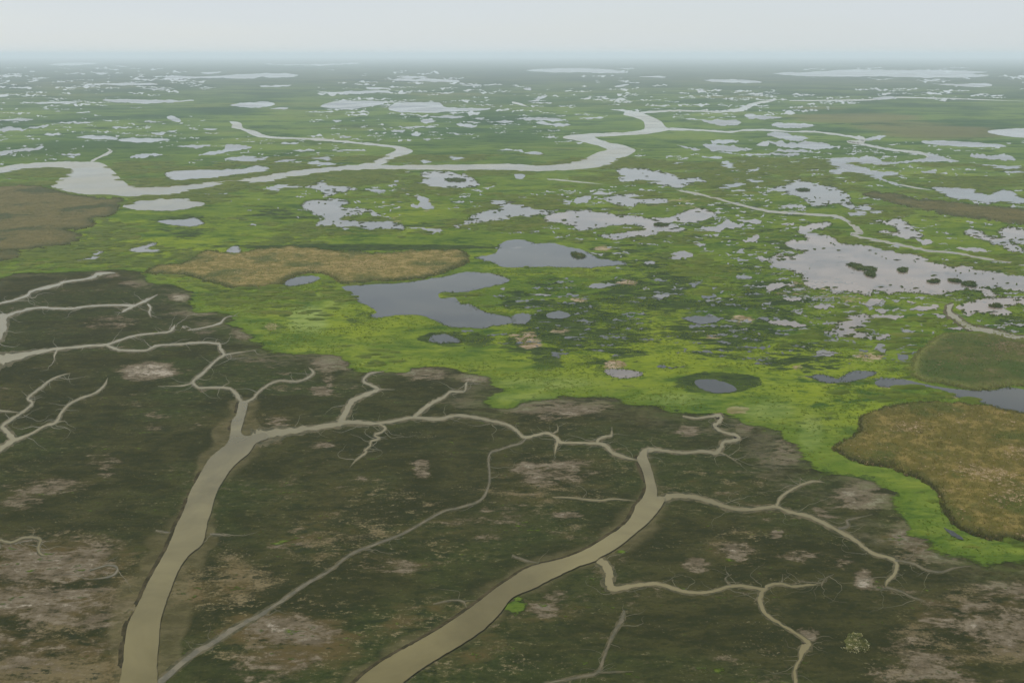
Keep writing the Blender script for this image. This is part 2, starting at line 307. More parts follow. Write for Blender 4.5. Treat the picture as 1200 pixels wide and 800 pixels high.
# green side of the shore line
SHORE = parse('Z -900,300 E -60,455 0,430 60,405 130,400 280,402 400,398 560,388 640,395 680,430 740,455 800,445 870,470 905,500 890,550 930,580 1030,575 1085,600 1085,640 1130,660 1190,690 J 0,5 40,40 150,55 280,55 410,62 430,95 460,140 520,145 600,140 690,140 720,125 800,120 900,122 950,150 1020,155 1090,165 1090,190 1140,225 1085,285 1110,315 K 0,305 60,285 150,270 260,262 400,268 480,275 520,300 600,308 680,315 720,335 800,345 900,350 985,340 1060,360 1110,392 1190,392 L 60,440 120,480 150,520 180,565 220,610 280,622 370,622 430,640 500,650 540,690 580,740 P 580,0 650,60 690,110 760,160 820,200 900,220 960,240 1030,260 1100,245 1200,240 Z 1400,650 1900,640 2600,400 2600,74 -900,74')
REEDS = [ # label, height, colour letter, outline
 ('long tan reed bed with a rounded right end behind the dark hooked lake',2.4,'t','E 700,385 750,365 860,355 940,305 1000,300 1100,312 1200,292 F 120,279 170,276 300,290 420,302 620,302 860,296 940,290 980,310 990,345 950,370 880,395 800,420 680,433 560,440 420,448 380,430 330,405 240,400 140,430 110,455 0,470 E 1100,470 1040,455 950,430 880,410 700,400'),
 ('large golden brown reed field with bright dead stalks at the right edge',2.8,'o','L 310,500 430,430 440,360 560,312 700,292 800,288 950,300 1100,322 1200,340 1420,365 P 1420,140 1200,130 1050,120 960,100 880,60 850,20 L 830,790 790,700 700,640 560,590 450,570'),
 ('greenish tan reed field with a pale fringe above the dark inlet at right',2.4,'p','L 680,160 680,110 700,60 760,10 H 800,700 900,682 1050,690 1150,716 1250,705 1420,705 L 1420,215 1250,205 1100,208 1040,222 940,222 860,205 740,185'),
 ('dull brown reed flat at the left edge below the wide river bend',1.6,'b','A -80,712 0,715 150,712 240,728 E 320,32 400,40 560,47 560,80 520,130 430,145 440,170 400,190 300,195 380,225 330,260 200,285 0,290 -80,290'),
 ('small dull brown reed spit at the left edge, under the larger brown flat',1.6,'b','E -80,300 0,298 60,290 100,310 60,335 0,340 -80,342'),
 ('long dark brown reed strip at right above the hooked pale lake',1.6,'b','H 450,30 520,20 650,40 800,62 1000,82 1260,112 1260,170 950,142 700,95 500,48'),
]
ISLETS = '''G 275,305 320,310 345,325 300,332
H 365,358 410,358 450,375 500,378 510,392 450,392 400,378
H 460,400 490,405 500,418 465,415
H 615,382 645,378 640,395 620,398
H 750,440 790,432 800,440 770,448
H 845,432 890,432 900,445 865,442
H 905,447 960,445 975,462 930,462
G 665,172 700,168 735,175 690,182
B 880,680 930,675 990,685 950,695
H 1045,552 1090,550 1085,560 1050,560
D 135,728 190,728 180,736 145,735'''
# ground cover tables: centre x,y radius x,y (survey units), strength
def blobs(s):
    return [tuple(float(q) for q in t.split(',')) for t in s.split()]
MUD = blobs('50,690,80,50,.72 1150,735,80,40,.72 100,660,40,30,.55 960,520,16,30,.8 40,770,60,30,.6 640,478,60,12,.9 560,440,30,8,.8 400,425,30,14,.8 172,435,36,13,1.1 388,424,24,12,1 500,438,34,10,1 555,443,18,6,1 665,480,42,9,1.1 640,485,26,8,.9 702,474,22,8,.8 866,480,17,6,1.6 873,500,14,8,.9 925,530,24,22,.9 1015,580,38,22,1 1070,625,30,22,.8 1090,652,60,10,.7 130,322,12,4,1 158,332,20,5,.8 212,348,15,6,1.2 222,367,34,4,.8 287,390,18,9,.9 128,378,36,9,.75 240,393,14,5,.5 375,458,15,6,.9 385,440,10,14,.7 494,550,12,16,.9 320,495,24,8,.5 380,521,20,5,.7 650,552,55,18,.7 806,504,17,7,.9 1182,556,18,10,.7 1190,530,14,16,.7 865,645,24,14,.8 815,662,20,10,.8 672,604,28,5,.7 1062,657,14,7,.8 1012,678,12,14,.8 1145,735,75,40,.66 1180,690,40,14,.6 1080,760,60,30,.5 1100,790,80,20,.5 60,690,80,40,.68 30,760,60,50,.62 110,720,60,60,.52 60,640,90,20,.4 345,735,60,24,.5 320,780,60,30,.55 640,715,24,9,.6 650,698,16,8,.5 120,540,30,8,.45 125,550,14,10,.6 945,742,20,10,1 60,570,60,12,.5 180,500,10,6,.6 450,655,60,20,.35 30,590,30,20,.35 560,600,60,20,.3 760,580,40,12,.4 930,650,40,8,.5 985,655,20,10,.6 910,625,10,8,.8')
BROWN = blobs('60,690,140,80,1 40,780,160,80,1 330,740,110,60,.9 260,690,80,40,1 300,500,60,30,.7 430,620,160,80,.6 650,560,120,50,.6 840,580,100,40,.5 1140,740,120,60,1 1180,570,50,50,.9 1080,620,60,60,.9 700,640,80,40,.4 520,740,120,60,.6 640,490,80,24,.6 200,390,160,40,.3 20,560,80,40,.5 640,720,60,20,.6 870,640,60,30,.7')
WET = blobs('640,345,60,26,.8 690,385,90,36,1 760,350,70,36,.95 840,380,80,40,.9 610,405,26,12,1.1 640,418,24,18,1.1 560,398,20,9,1.3 500,352,20,10,.7 320,385,16,8,1.1 690,420,30,10,.6 900,360,70,40,.9 950,420,60,20,.7 1000,330,60,30,.5 740,300,60,30,.6 880,260,120,40,.5 1140,330,60,24,.9 1190,380,40,14,.9 1180,430,20,10,.8 1040,450,20,8,.8 340,250,60,8,.7 840,449,50,12,2.2 650,370,22,7,1.8 520,397,30,9,1.5 420,372,20,8,.6 220,262,50,12,.7 215,275,24,6,.9 430,290,180,4,1.4 460,265,100,5,.4 985,595,16,12,.7 560,500,10,3,.2 900,300,60,30,.6 700,400,160,26,.5')
PINK = blobs('615,392,26,7,1 620,402,18,8,1.2 655,388,14,6,.8 735,332,16,6,.9 680,352,14,4,1 870,375,18,8,.9 720,427,16,6,1.3 1015,418,24,8,1 1000,385,20,10,.6 950,392,30,8,.6 835,395,12,5,.9 670,335,14,4,.7 500,240,6,10,1 318,382,10,6,1.2 660,230,24,8,.6 800,240,50,12,.6 1180,405,30,10,.8 940,340,60,16,.7 865,480,16,6,1.5 705,290,14,5,1 465,258,10,5,.8 1040,320,80,12,.5 1000,352,20,8,.6 1045,452,18,4,1.1 1115,464,14,4,1 935,430,8,4,.8 640,310,40,4,.6')
YEL = blobs('700,410,200,60,1 560,420,140,40,.9 400,390,120,50,.7 850,430,140,40,.8 150,290,160,40,.6 980,470,80,50,.7 1000,440,100,30,.5 620,340,200,40,.5 450,280,160,30,.4 130,260,90,30,.4')
PALE = blobs('360,375,30,24,1 385,355,40,14,.6 640,450,80,10,.8 800,468,60,10,.9 900,480,40,14,.9 950,510,20,26,.9 480,430,80,10,.4 560,460,40,10,.6 620,465,60,8,.7 300,340,40,8,.4 880,450,60,6,.5 1070,430,10,16,.8 920,470,30,10,.6')
FARBROWN = blobs('1000,138,90,8,1 1110,155,90,10,1.1 1060,148,80,8,.9 860,112,60,8,.6 960,128,50,5,.7 1130,215,60,8,.7 660,190,60,8,.5 60,115,120,10,.5 300,125,160,8,.5 550,112,160,8,.5 640,175,60,6,.5 100,100,160,8,.6 500,95,300,6,.5 900,95,200,5,.5')
GREENSPOT = blobs('604,709,13,12,1.6 727,646,9,5,1.2')
DRY = blobs('1160,560,36,10,1.3 1192,535,20,12,1.1 1065,503,26,7,1 1130,552,20,8,1 1180,500,12,5,.6 430,312,36,8,1.1 380,318,30,7,.8 500,318,24,6,.9 290,318,30,8,.5 560,310,20,5,.6 1185,408,30,7,1.2 1120,425,30,8,.5 1190,580,30,16,.9 1100,580,20,8,.4')
SILT = blobs('146,720,22,60,1 175,650,16,40,.9 205,715,26,36,1.2 200,760,20,40,1 262,505,16,14,1 292,500,20,10,.8 240,560,12,30,.7 245,630,10,14,.9 235,655,10,20,.4 470,760,40,30,.7 440,790,40,20,.8 700,580,20,20,.4 560,720,30,12,.4 330,700,20,6,.3')

# ------------------------------------------------------------------ helpers
def tag(o, label=None, cat=None, group=None, kind=None):
    if label: o['label'] = label
    if cat: o['category'] = cat
    if group: o['group'] = group
    if kind: o['kind'] = kind
    return o

def mesh_obj(name, verts, faces, mat, smooth=False):
    me = bpy.data.meshes.new(name)
    me.from_pydata([tuple(map(float, v)) for v in verts], [], faces)
    me.materials.append(mat)
    if smooth: me.polygons.foreach_set('use_smooth', [True] * len(me.polygons))
    me.update()
    o = bpy.data.objects.new(name, me); COL.objects.link(o)
    return o

def np_mesh(name, V, F, mat, smooth=False):
    """V (n,3) float, F (m,k) int"""
    me = bpy.data.meshes.new(name)
    n, (m, k) = len(V), F.shape
    me.vertices.add(n); me.vertices.foreach_set('co', np.asarray(V, np.float32).ravel())
    me.loops.add(m * k); me.loops.foreach_set('vertex_index', F.astype(np.int32).ravel())
    me.polygons.add(m)
    me.polygons.foreach_set('loop_start', np.arange(0, m * k, k, dtype=np.int32))
    me.polygons.foreach_set('loop_total', np.full(m, k, np.int32))
    if smooth: me.polygons.foreach_set('use_smooth', np.ones(m, bool))
    me.materials.append(mat)
    me.update(calc_edges=True); me.validate()
    o = bpy.data.objects.new(name, me); COL.objects.link(o)
    return o

def catmull(P, n, closed):
    P = np.asarray(P, float); m = len(P); out = []
    rngk = range(m if closed else m - 1)
    for i in rngk:
        if closed: a, b, c, d = P[(i - 1) % m], P[i], P[(i + 1) % m], P[(i + 2) % m]
        else: a, b, c, d = P[max(i - 1, 0)], P[i], P[i + 1], P[min(i + 2, m - 1)]
        for k in range(n):
            t = k / n
            out.append(.5 * (2 * b + (c - a) * t + (2 * a - 5 * b + 4 * c - d) * t * t + (3 * b - a - 3 * c + d) * t ** 3))
    if not closed: out.append(P[-1])
    return np.array(out)

def roughen(W, rag, levels=2):
    """ragged shoreline: midpoint displacement of a closed world outline"""
    W = np.asarray(W)
    for l in range(levels):
        nx = np.roll(W, -1, 0); mid = (W + nx) / 2; d = nx - W
        L = np.hypot(d[:, 0], d[:, 1])
        nrm = np.stack([-d[:, 1], d[:, 0]], 1)
        k = rng.normal(0, rag, len(W)) * np.minimum(1, 60 / np.maximum(L, 1))
        mid = mid + nrm * k[:, None]
        W = np.stack([W, mid], 1).reshape(-1, 2)
    return W

def inside(X, Y, poly):
    poly = np.asarray(poly); r = np.zeros(X.shape, bool)
    x0, y0 = poly.min(0); x1, y1 = poly.max(0)
    sel = (X >= x0) & (X <= x1) & (Y >= y0) & (Y <= y1)
    if not sel.any(): return r
    x, y = X[sel], Y[sel]; c = np.zeros(x.shape, bool)
    q = np.roll(poly, -1, 0)
    for (ax, ay), (bx, by) in zip(poly, q):
        if ay == by: continue
        cond = (ay > y) != (by > y)
        c ^= cond & (x < (bx - ax) * (y - ay) / (by - ay) + ax)
    r[sel] = c
    return r

def polydist(X, Y, poly, closed=True):
    poly = np.asarray(poly); D = np.full(X.shape, 1e9)
    q = np.roll(poly, -1, 0)
    n = len(poly) if closed else len(poly) - 1
    for i in range(n):
        ax, ay = poly[i]; dx, dy = q[i][0] - ax, q[i][1] - ay
        l2 = dx * dx + dy * dy + 1e-9
        t = np.clip(((X - ax) * dx + (Y - ay) * dy) / l2, 0, 1)
        D = np.minimum(D, (X - ax - t * dx) ** 2 + (Y - ay - t * dy) ** 2)
    return np.sqrt(D)

def vnoise(X, Y, s, seed=0):
    """smooth value noise 0..1, cell size s"""
    x, y = X / s, Y / s
    i, j = np.floor(x).astype(np.int64), np.floor(y).astype(np.int64)
    fx, fy = x - i, y - j
    fx = fx * fx * (3 - 2 * fx); fy = fy * fy * (3 - 2 * fy)
    def h(a, b):
        v = (a * 374761393 + b * 668265263 + seed * 974711) & 0xffffffff
        v = ((v ^ (v >> 13)) * 1274126177) & 0xffffffff
        return ((v ^ (v >> 16)) & 0xffff) / 65535.
    return (h(i, j) * (1 - fx) + h(i + 1, j) * fx) * (1 - fy) + (h(i, j + 1) * (1 - fx) + h(i + 1, j + 1) * fx) * fy

def fbm(X, Y, s, n=4, seed=0):
    t = 0; a = 1; w = 0
    for k in range(n):
        t = t + a * vnoise(X, Y, s / 2 ** k, seed + k * 17); w += a; a *= .55
    return t / w

# ------------------------------------------------------------------ node helpers
class NT:
    def __init__(s, name):
        s.mat = bpy.data.materials.new(name); s.mat.use_nodes = True
        s.t = s.mat.node_tree; s.t.nodes.clear()
        s.out = s.t.nodes.new('ShaderNodeOutputMaterial')
        s.pos = s.t.nodes.new('ShaderNodeNewGeometry').outputs['Position']
    def link(s, a, b): s.t.links.new(a, b)
    def put(s, sock, v):
        if hasattr(v, 'is_output'): s.link(v, sock)
        elif isinstance(v, (tuple, list)) and len(v) == 3 and sock.type == 'RGBA': sock.default_value = (*v, 1)
        else: sock.default_value = v
    def noise(s, scale, detail=6, rough=.6, stretch=None, dist=0., off=0):
        vec = s.pos
        mp = s.t.nodes.new('ShaderNodeMapping'); s.link(vec, mp.inputs['Vector'])
        mp.inputs['Scale'].default_value = (stretch or (1, 1, 1))
        mp.inputs['Location'].default_value = (off, off * .7, 0)
        n = s.t.nodes.new('ShaderNodeTexNoise'); s.link(mp.outputs[0], n.inputs['Vector'])
        n.inputs['Scale'].default_value = 1. / scale; n.inputs['Detail'].default_value = detail
        n.inputs['Roughness'].default_value = rough; n.inputs['Distortion'].default_value = dist
        return n.outputs['Fac']
    def math(s, op, a, b=0., c=None, clamp=False):
        n = s.t.nodes.new('ShaderNodeMath'); n.operation = op; n.use_clamp = clamp
        s.put(n.inputs[0], a); s.put(n.inputs[1], b)
        if c is not None: s.put(n.inputs[2], c)
        return n.outputs[0]
    def add(s, *a):
        r = a[0]
        for b in a[1:]: r = s.math('ADD', r, b)
        return r
    def mul(s, a, b): return s.math('MULTIPLY', a, b)
    def step(s, v, lo, hi, o0=0., o1=1.):
        n = s.t.nodes.new('ShaderNodeMapRange'); n.interpolation_type = 'SMOOTHSTEP'
        s.put(n.inputs['Value'], v)
        for k, x in zip(('From Min', 'From Max', 'To Min', 'To Max'), (lo, hi, o0, o1)): s.put(n.inputs[k], x)
        return n.outputs[0]
    def attr(s, name):
        n = s.t.nodes.new('ShaderNodeAttribute'); n.attribute_name = name
        return n.outputs['Fac']
    def mix(s, f, a, b):
        n = s.t.nodes.new('ShaderNodeMix'); n.data_type = 'RGBA'
        s.put(n.inputs[0], f); s.put(n.inputs[6], a); s.put(n.inputs[7], b)
        return n.outputs[2]
    def island(s):
        return s.t.nodes.new('ShaderNodeNewGeometry').outputs['Random Per Island']
    def dist(s):
        n = s.t.nodes.new('ShaderNodeVectorMath'); n.operation = 'LENGTH'; s.link(s.pos, n.inputs[0])
        return n.outputs['Value']
    def leaf(s, col, rough, bump):
        s.bsdf(col, rough, .12, bump, .6, .6)
        b = s.out.inputs['Surface'].links[0].from_socket
        tr = s.t.nodes.new('ShaderNodeBsdfTranslucent'); s.put(tr.inputs['Color'], col)
        m = s.t.nodes.new('ShaderNodeMixShader'); m.inputs[0].default_value = .55
        s.link(b, m.inputs[1]); s.link(tr.outputs[0], m.inputs[2]); s.link(m.outputs[0], s.out.inputs['Surface'])
        return s.mat
    def bsdf(s, col, rough=.9, spec=.2, bump=None, bstr=1., bdist=1., ior=None):
        b = s.t.nodes.new('ShaderNodeBsdfPrincipled')
        s.put(b.inputs['Base Color'], col); s.put(b.inputs['Roughness'], rough)
        s.put(b.inputs['Specular IOR Level'], spec)
        if ior: b.inputs['IOR'].default_value = ior
        if bump is not None:
            n = s.t.nodes.new('ShaderNodeBump'); n.inputs['Strength'].default_value = bstr
            n.inputs['Distance'].default_value = bdist
            s.link(bump, n.inputs['Height']); s.link(n.outputs[0], b.inputs['Normal'])
        s.link(b.outputs[0], s.out.inputs['Surface'])
        return s.mat

# ------------------------------------------------------------------ materials
def ground_material():
    t = NT('marsh_and_mudflat_soil')
    st = (.6, 1, 1)
    n1 = t.noise(1.3, 4, .7, off=11); n2 = t.noise(2.9, 5, .68, st); n8 = t.noise(8, 8, .68, st, off=31)
    n30 = t.noise(32, 9, .66, st, off=77, dist=.5); n120 = t.noise(130, 9, .62, st, off=200, dist=.6)
    n500 = t.noise(520, 9, .58, off=900, dist=.3); n8b = t.noise(10, 8, .72, st, off=500, dist=.5)
    n40b = t.noise(44, 9, .68, st, off=1500, dist=.8); n2k = t.noise(2100, 8, .6, off=3100)
    def z(n, k): return t.math('MULTIPLY_ADD', n, k, -.5 * k)      # centred noise
    # ---- mudflat: low dark saltmarsh turf with bare mud showing through
    c = t.mix(t.step(t.add(z(n30, 1.), z(n8, .7)), -.14, .16), (.0190, .0208, .0062), (.0385, .0375, .0120))
    c = t.mix(t.step(t.add(z(n120, 1.), z(n30, .5)), -.06, .16, 0, .8), c, (.0240, .0345, .0085))
    c = t.mix(t.step(t.add(z(n8b, 1.), z(n2, .8), z(n120, .8)), .07, .30, 0, .6), c, (.056, .053, .0190))
    c = t.mix(t.step(t.add(z(n2, 1.2), z(n1, 1.)), -.03, -.22, 0, .55), c, (.0105, .0140, .0045))
    c = t.mix(t.step(t.add(z(n2, 1.), z(n1, 1.3)), .08, .28, 0, .45), c, (.060, .058, .0200))
    br = t.attr('brown')
    c = t.mix(t.step(t.add(t.mul(br, .42), z(n30, 1.2), z(n8, .8), z(n120, .6)), .24, .58, 0, .9), c, (.068, .050, .0190))
    c = t.mix(t.step(t.add(t.mul(br, .34), z(n40b, 1.3), z(n8b, 1.1), z(n1, .5)), .30, .52, 0, .85), c, (.108, .086, .044))
    c = t.mix(t.step(t.add(t.mul(br, .12), z(n8, 1.2), z(n2, .9)), .02, -.16, 0, .5), c, (.017, .021, .0065))
    c = t.mix(t.mul(t.step(t.add(br, z(n120, 1.5)), .35, .8), t.step(t.add(z(n8b, 1.), z(n2, 1.4), z(n1, 1.)), .10, .24, 0, .85)), c, (.125, .102, .054))
    c = t.mix(t.mul(t.step(t.add(br, z(n120, 1.5)), .3, .8), t.step(t.add(z(n8, 1.2), z(n2, 1.4)), -.12, -.26, 0, .85)), c, (.015, .019, .0065))
    mud = t.attr('mud')
    pale = t.mix(t.step(t.add(z(n8, 1.), z(n2, .6)), -.15, .2), (.072, .058, .036), (.152, .128, .090))
    m = t.add(t.mul(mud, .60), z(n30, 1.7), z(n8b, 1.6), z(n2, 1.1), z(n1, .5))
    c = t.mix(t.step(m, .22, .36, 0, .55), c, (.066, .052, .029))
    c = t.mix(t.step(m, .33, .50, 0, .85), c, pale)
    c = t.mix(t.step(m, .62, .86, 0, .85), c, (.250, .222, .175))
    # scattered little scalds and crumbs of dry mud
    c = t.mix(t.step(t.add(z(n40b, 1.), z(n8b, .8), z(n1, 1.3)), .25, .36, 0, .75), c, (.120, .100, .060))
    c = t.mix(t.step(t.add(z(n120, .5), z(n2, 1.3), z(n1, 1.5)), .28, .40, 0, .75), c, (.135, .118, .066))
    # wet silt margins by the broad channels
    sc = t.attr('chan')
    e = t.add(sc, t.mul(t.attr('silt'), -7), z(n30, 24), z(n8, 12), z(n120, 22), z(n2, 4))
    c = t.mix(t.step(e, 5., 0., 0, .62), c, t.mix(t.step(n8, .4, .6), (.062, .054, .023), (.100, .086, .043)))
    mudflat = c
    # ---- green marsh
    yel = t.attr('yel')
    g = t.mix(t.step(t.add(z(n120, 1.), z(n30, .6)), -.14, .16), (.060, .096, .0100), (.092, .130, .0130))
    g = t.mix(t.step(t.add(z(n30, 1.), z(n8, .7)), .0, .2, 0, .8), g, (.114, .146, .0130))
    g = t.mix(t.step(t.add(t.mul(yel, .40), z(n120, .9), z(n30, .8), z(n8, .5)), .10, .42, 0, .9), g, (.132, .166, .0120))
    g = t.mix(t.step(t.add(z(n40b, 1.1), z(n8b, 1.), z(n2, .5)), -.06, -.24, 0, .85), g, (.026, .056, .0080))
    g = t.mix(t.step(t.add(z(n30, 1.4), z(n40b, 1.2), z(n8, .6)), -.10, -.26, 0, .85), g, (.022, .050, .0085))
    g = t.mix(t.step(t.add(z(n8, 1.), z(n2, 1.)), -.04, -.22, 0, .7), g, (.042, .074, .0070))
    g = t.mix(t.step(t.add(z(n8b, 1.), z(n2, 1.), z(n1, .5)), .14, .3, 0, .6), g, (.200, .220, .0400))
    g = t.mix(t.step(t.add(z(n40b, 1.3), z(n120, .6), z(n8b, .8)), .12, .34, 0, .7), g, (.150, .180, .0300))
    g = t.mix(t.step(t.add(z(n120, 1.), z(n40b, -1.), z(n8, .8)), .16, .36, 0, .55), g, (.115, .105, .0300))
    pl = t.attr('pale')
    g = t.mix(t.step(t.add(t.mul(pl, .5), z(n30, .7), z(n8, .4)), .20, .62, 0, .7), g, (.17, .215, .070))
    # far marsh: green and brown tracts, haze dulling with distance mixed into the colour
    fb = t.attr('farb'); far = t.attr('far')
    gf = t.mix(t.step(t.add(z(n500, 1.), z(n120, .6)), -.12, .14), (.036, .074, .024), (.092, .138, .034))
    gf = t.mix(t.step(t.add(z(n120, 1.), z(n500, .6), z(n30, .5)), .08, .28, 0, .75), gf, (.125, .158, .034))
    gf = t.mix(t.step(t.add(z(n120, 1.2), z(n30, 1.3)), -.04, -.22, 0, .85), gf, (.012, .036, .014))
    gf = t.mix(t.step(t.add(z(n500, 1.2), z(n2k, .9)), -.06, -.22, 0, .6), gf, (.018, .044, .020))
    gf = t.mix(t.step(t.add(z(n2k, 1.), z(n500, .6)), .06, .26, 0, .6), gf, (.075, .070, .036))
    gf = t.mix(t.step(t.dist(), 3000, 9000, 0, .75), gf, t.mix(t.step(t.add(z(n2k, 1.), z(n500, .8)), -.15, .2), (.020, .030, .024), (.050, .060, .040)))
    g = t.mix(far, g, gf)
    g = t.mix(t.step(t.add(t.mul(fb, .5), z(n120, .9), z(n500, .6)), .22, .50, 0, .75), g, (.098, .094, .042))
    wet = t.attr('wet')
    w = t.add(t.mul(wet, .47), z(n40b, 1.9), z(n8b, 1.4), z(n2, .6))
    g = t.mix(t.step(w, .26, .36, 0, .93), g, t.mix(t.step(n8, .4, .6), (.013, .023, .0085), (.032, .050, .0105)))
    pk = t.attr('pink')
    p = t.add(t.mul(pk, .48), z(n30, 1.3), z(n8, 1.2), z(n2, .6))
    g = t.mix(t.step(p, .36, .52, 0, .88), g, t.mix(t.step(n8b, .4, .6), (.15, .105, .060), (.30, .235, .170)))
    sd = t.attr('sdg')
    s = t.add(sd, z(n120, 30), z(n30, 30), z(n8, 14), z(n2, 5))
    band = t.mul(t.step(s, 4, 12), t.step(t.add(s, z(n120, 60)), 62, 24))
    g = t.mix(t.mul(band, .5), g, t.mix(t.step(t.add(z(n30, 1.2), z(n8, 1.), z(n2, .5)), -.2, .22), (.052, .090, .0100), (.112, .142, .0240)))
    # ---- shore between the two
    gm = t.step(s, -1.2, 1.6)
    strip = t.step(t.math('ABSOLUTE', t.add(s, 11)), 20, 5, 0, .85)
    strip = t.mul(strip, t.step(t.add(z(n120, 1.), z(n30, .6)), -.10, .10, .15, 1.))
    mudflat = t.mix(t.mul(strip, t.step(t.add(z(n40b, 1.), z(n8b, .9), z(n2, .5)), -.10, .14)), mudflat, (.090, .075, .050))
    mudflat = t.mix(t.mul(t.step(s, -26, 2, 0, .5), t.step(n8b, .42, .60)), mudflat, (.050, .068, .014))
    gs = t.attr('gspot')
    gm = t.math('MAXIMUM', gm, t.step(t.add(t.mul(gs, .36), z(n8, 1.8), z(n2, 1.6), z(n30, 1.2)), .32, .52))
    edge = t.mul(t.step(s, 12, 3), t.step(n30, .44, .56))
    g = t.mix(t.mul(edge, .55), g, (.036, .066, .010))
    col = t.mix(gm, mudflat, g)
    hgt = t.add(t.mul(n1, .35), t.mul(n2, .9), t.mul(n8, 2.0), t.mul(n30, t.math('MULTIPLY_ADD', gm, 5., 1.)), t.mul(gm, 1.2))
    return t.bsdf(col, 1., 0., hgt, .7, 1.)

def water_material(name, base, rough, silt=None, wave=.02, spec=.5):
    t = NT(name)
    n = t.noise(60, 6, .6, dist=.6); n3 = t.noise(2.2, 3, .6, stretch=(1, .5, 1)); n300 = t.noise(260, 5, .55)
    c = t.mix(t.step(t.add(t.mul(n, .5), t.mul(n300, .5)), .38, .62), base, silt or base)
    r = t.step(n300, .35, .65, rough * .7, rough * 1.5)
    return t.bsdf(c, r, spec, n3, wave, .35, 1.33)

def veg_material(name, cols, patch=24., rim=None, dry=(.44, .34, .19)):
    """tufts and beds: a few leaf colours, mixed by tuft and by patch"""
    t = NT(name)
    n = t.noise(patch, 7, .65, dist=.4); n5 = t.noise(3.2, 5, .65, off=40); r = t.island()
    c = t.mix(t.step(n, .40, .6), cols[0], cols[1])
    c = t.mix(t.step(t.add(t.mul(n5, .8), t.mul(r, .25)), .48, .66, 0, .8), c, cols[2])
    c = t.mix(t.step(t.add(t.mul(t.noise(patch * .45, 8, .7, off=300), .9), t.mul(n5, .25), t.mul(r, .12)), .66, .76, 0, .9), c, cols[3])
    if len(cols) > 4:
        c = t.mix(t.step(t.add(t.noise(patch * 2.3, 6, .6, off=91), t.mul(n5, .2)), .62, .72, 0, .85), c, cols[4])
    if rim:
        n1 = t.noise(1.6, 4, .7, off=19)
        c = t.mix(t.mul(t.attr('rim'), t.step(n, .36, .5, .45, .95)), c, rim)
        v = t.add(t.mul(t.attr('dry'), .27), t.math('MULTIPLY_ADD', n5, 1.5, -.75), t.math('MULTIPLY_ADD', n1, 2.2, -1.1), t.math('MULTIPLY_ADD', n, .6, -.3))
        c = t.mix(t.step(v, .22, .38, 0, .8), c, (dry[0] * .55, dry[1] * .5, dry[2] * .35))
        c = t.mix(t.step(v, .40, .50, 0, .95), c, dry)
        c = t.mix(t.step(t.math('MULTIPLY_ADD', n1, 1., t.mul(n5, .8)), .74, .62, 0, .6), c, (cols[1][0] * .3, cols[1][1] * .34, cols[1][2] * .4))
    return t.leaf(c, .9, t.add(t.mul(n5, 1.), t.mul(t.noise(1., 4, .7), .6)))

MAT_GROUND = ground_material()
WM = {
 'm': water_material('muddy_river_water', (.068, .056, .017), .13, (.132, .112, .044)),
 'd': water_material('dark_pond_water', (.016, .018, .017), .07, (.040, .040, .032), .03, .33),
 's': water_material('silty_lake_water', (.070, .062, .054), .11, (.165, .132, .106)),
 'g': water_material('grey_pond_water', (.058, .056, .048), .10, (.110, .100, .084), .02, .45),
 'f': water_material('far_lake_water', (.05, .055, .055), .16, (.09, .09, .085)),
}
MAT_CREEK = water_material('muddy_creek_water', (.092, .077, .027), .15, (.128, .108, .047))
MAT_FAINT = (lambda t: t.bsdf(t.mix(t.step(t.noise(7, 7, .68), .4, .62), (.036, .033, .014), (.078, .066, .034)), .6, .25, t.noise(2, 4), .4, .4))(NT('drained_creek_mud'))
MAT_MARGIN = (lambda t: t.bsdf(t.mix(t.step(t.noise(5, 7, .7), .38, .6), (.026, .027, .009), (.068, .058, .028)), .9, .1, t.noise(1.5, 4), .5, .4))(NT('creek_side_mud'))
MAT_BANK = (lambda t: t.bsdf(t.mix(t.step(t.noise(6, 6, .7), .4, .6), (.022, .020, .009), (.046, .038, .019)), 1., .0, t.noise(1.5, 4), .6, .5))(NT('wet_bank_mud'))
MAT_REED = {
 't': veg_material('tan_reeds', [(.200, .182, .034), (.145, .150, .026), (.260, .205, .060), (.40, .31, .115), (.090, .120, .022)], 26, (.085, .105, .020), (.46, .36, .16)),
 'o': veg_material('golden_brown_reeds', [(.165, .140, .024), (.200, .162, .030), (.128, .120, .019), (.300, .230, .065), (.098, .118, .017)], 22, (.085, .090, .016)),
 'p': veg_material('greenish_tan_reeds', [(.118, .138, .026), (.085, .112, .020), (.165, .160, .044), (.22, .17, .075), (.070, .115, .016)], 24, (.20, .215, .055), (.26, .20, .11)),
 'b': veg_material('dull_brown_reeds', [(.150, .132, .036), (.084, .096, .022), (.175, .150, .044), (.200, .168, .056), (.052, .078, .017)], 40, (.075, .09, .022), (.24, .19, .09)),
}
MAT_GRASS = veg_material('marsh_grass_blades', [(.110, .165, .010), (.145, .190, .010), (.080, .130, .009), (.200, .220, .014)], 40)
MAT_FRINGE = veg_material('shore_reed_blades', [(.055, .090, .012), (.070, .105, .012), (.036, .062, .010), (.105, .110, .022)], 30)
MAT_HUMMOCK = veg_material('hummock_grass', [(.112, .162, .0110), (.140, .185, .0120), (.066, .105, .0090), (.175, .200, .0240)], 60)
MAT_STALK = veg_material('dead_stalks', [(.11, .115, .03), (.06, .075, .016), (.36, .32, .13), (.75, .68, .45)], 4)

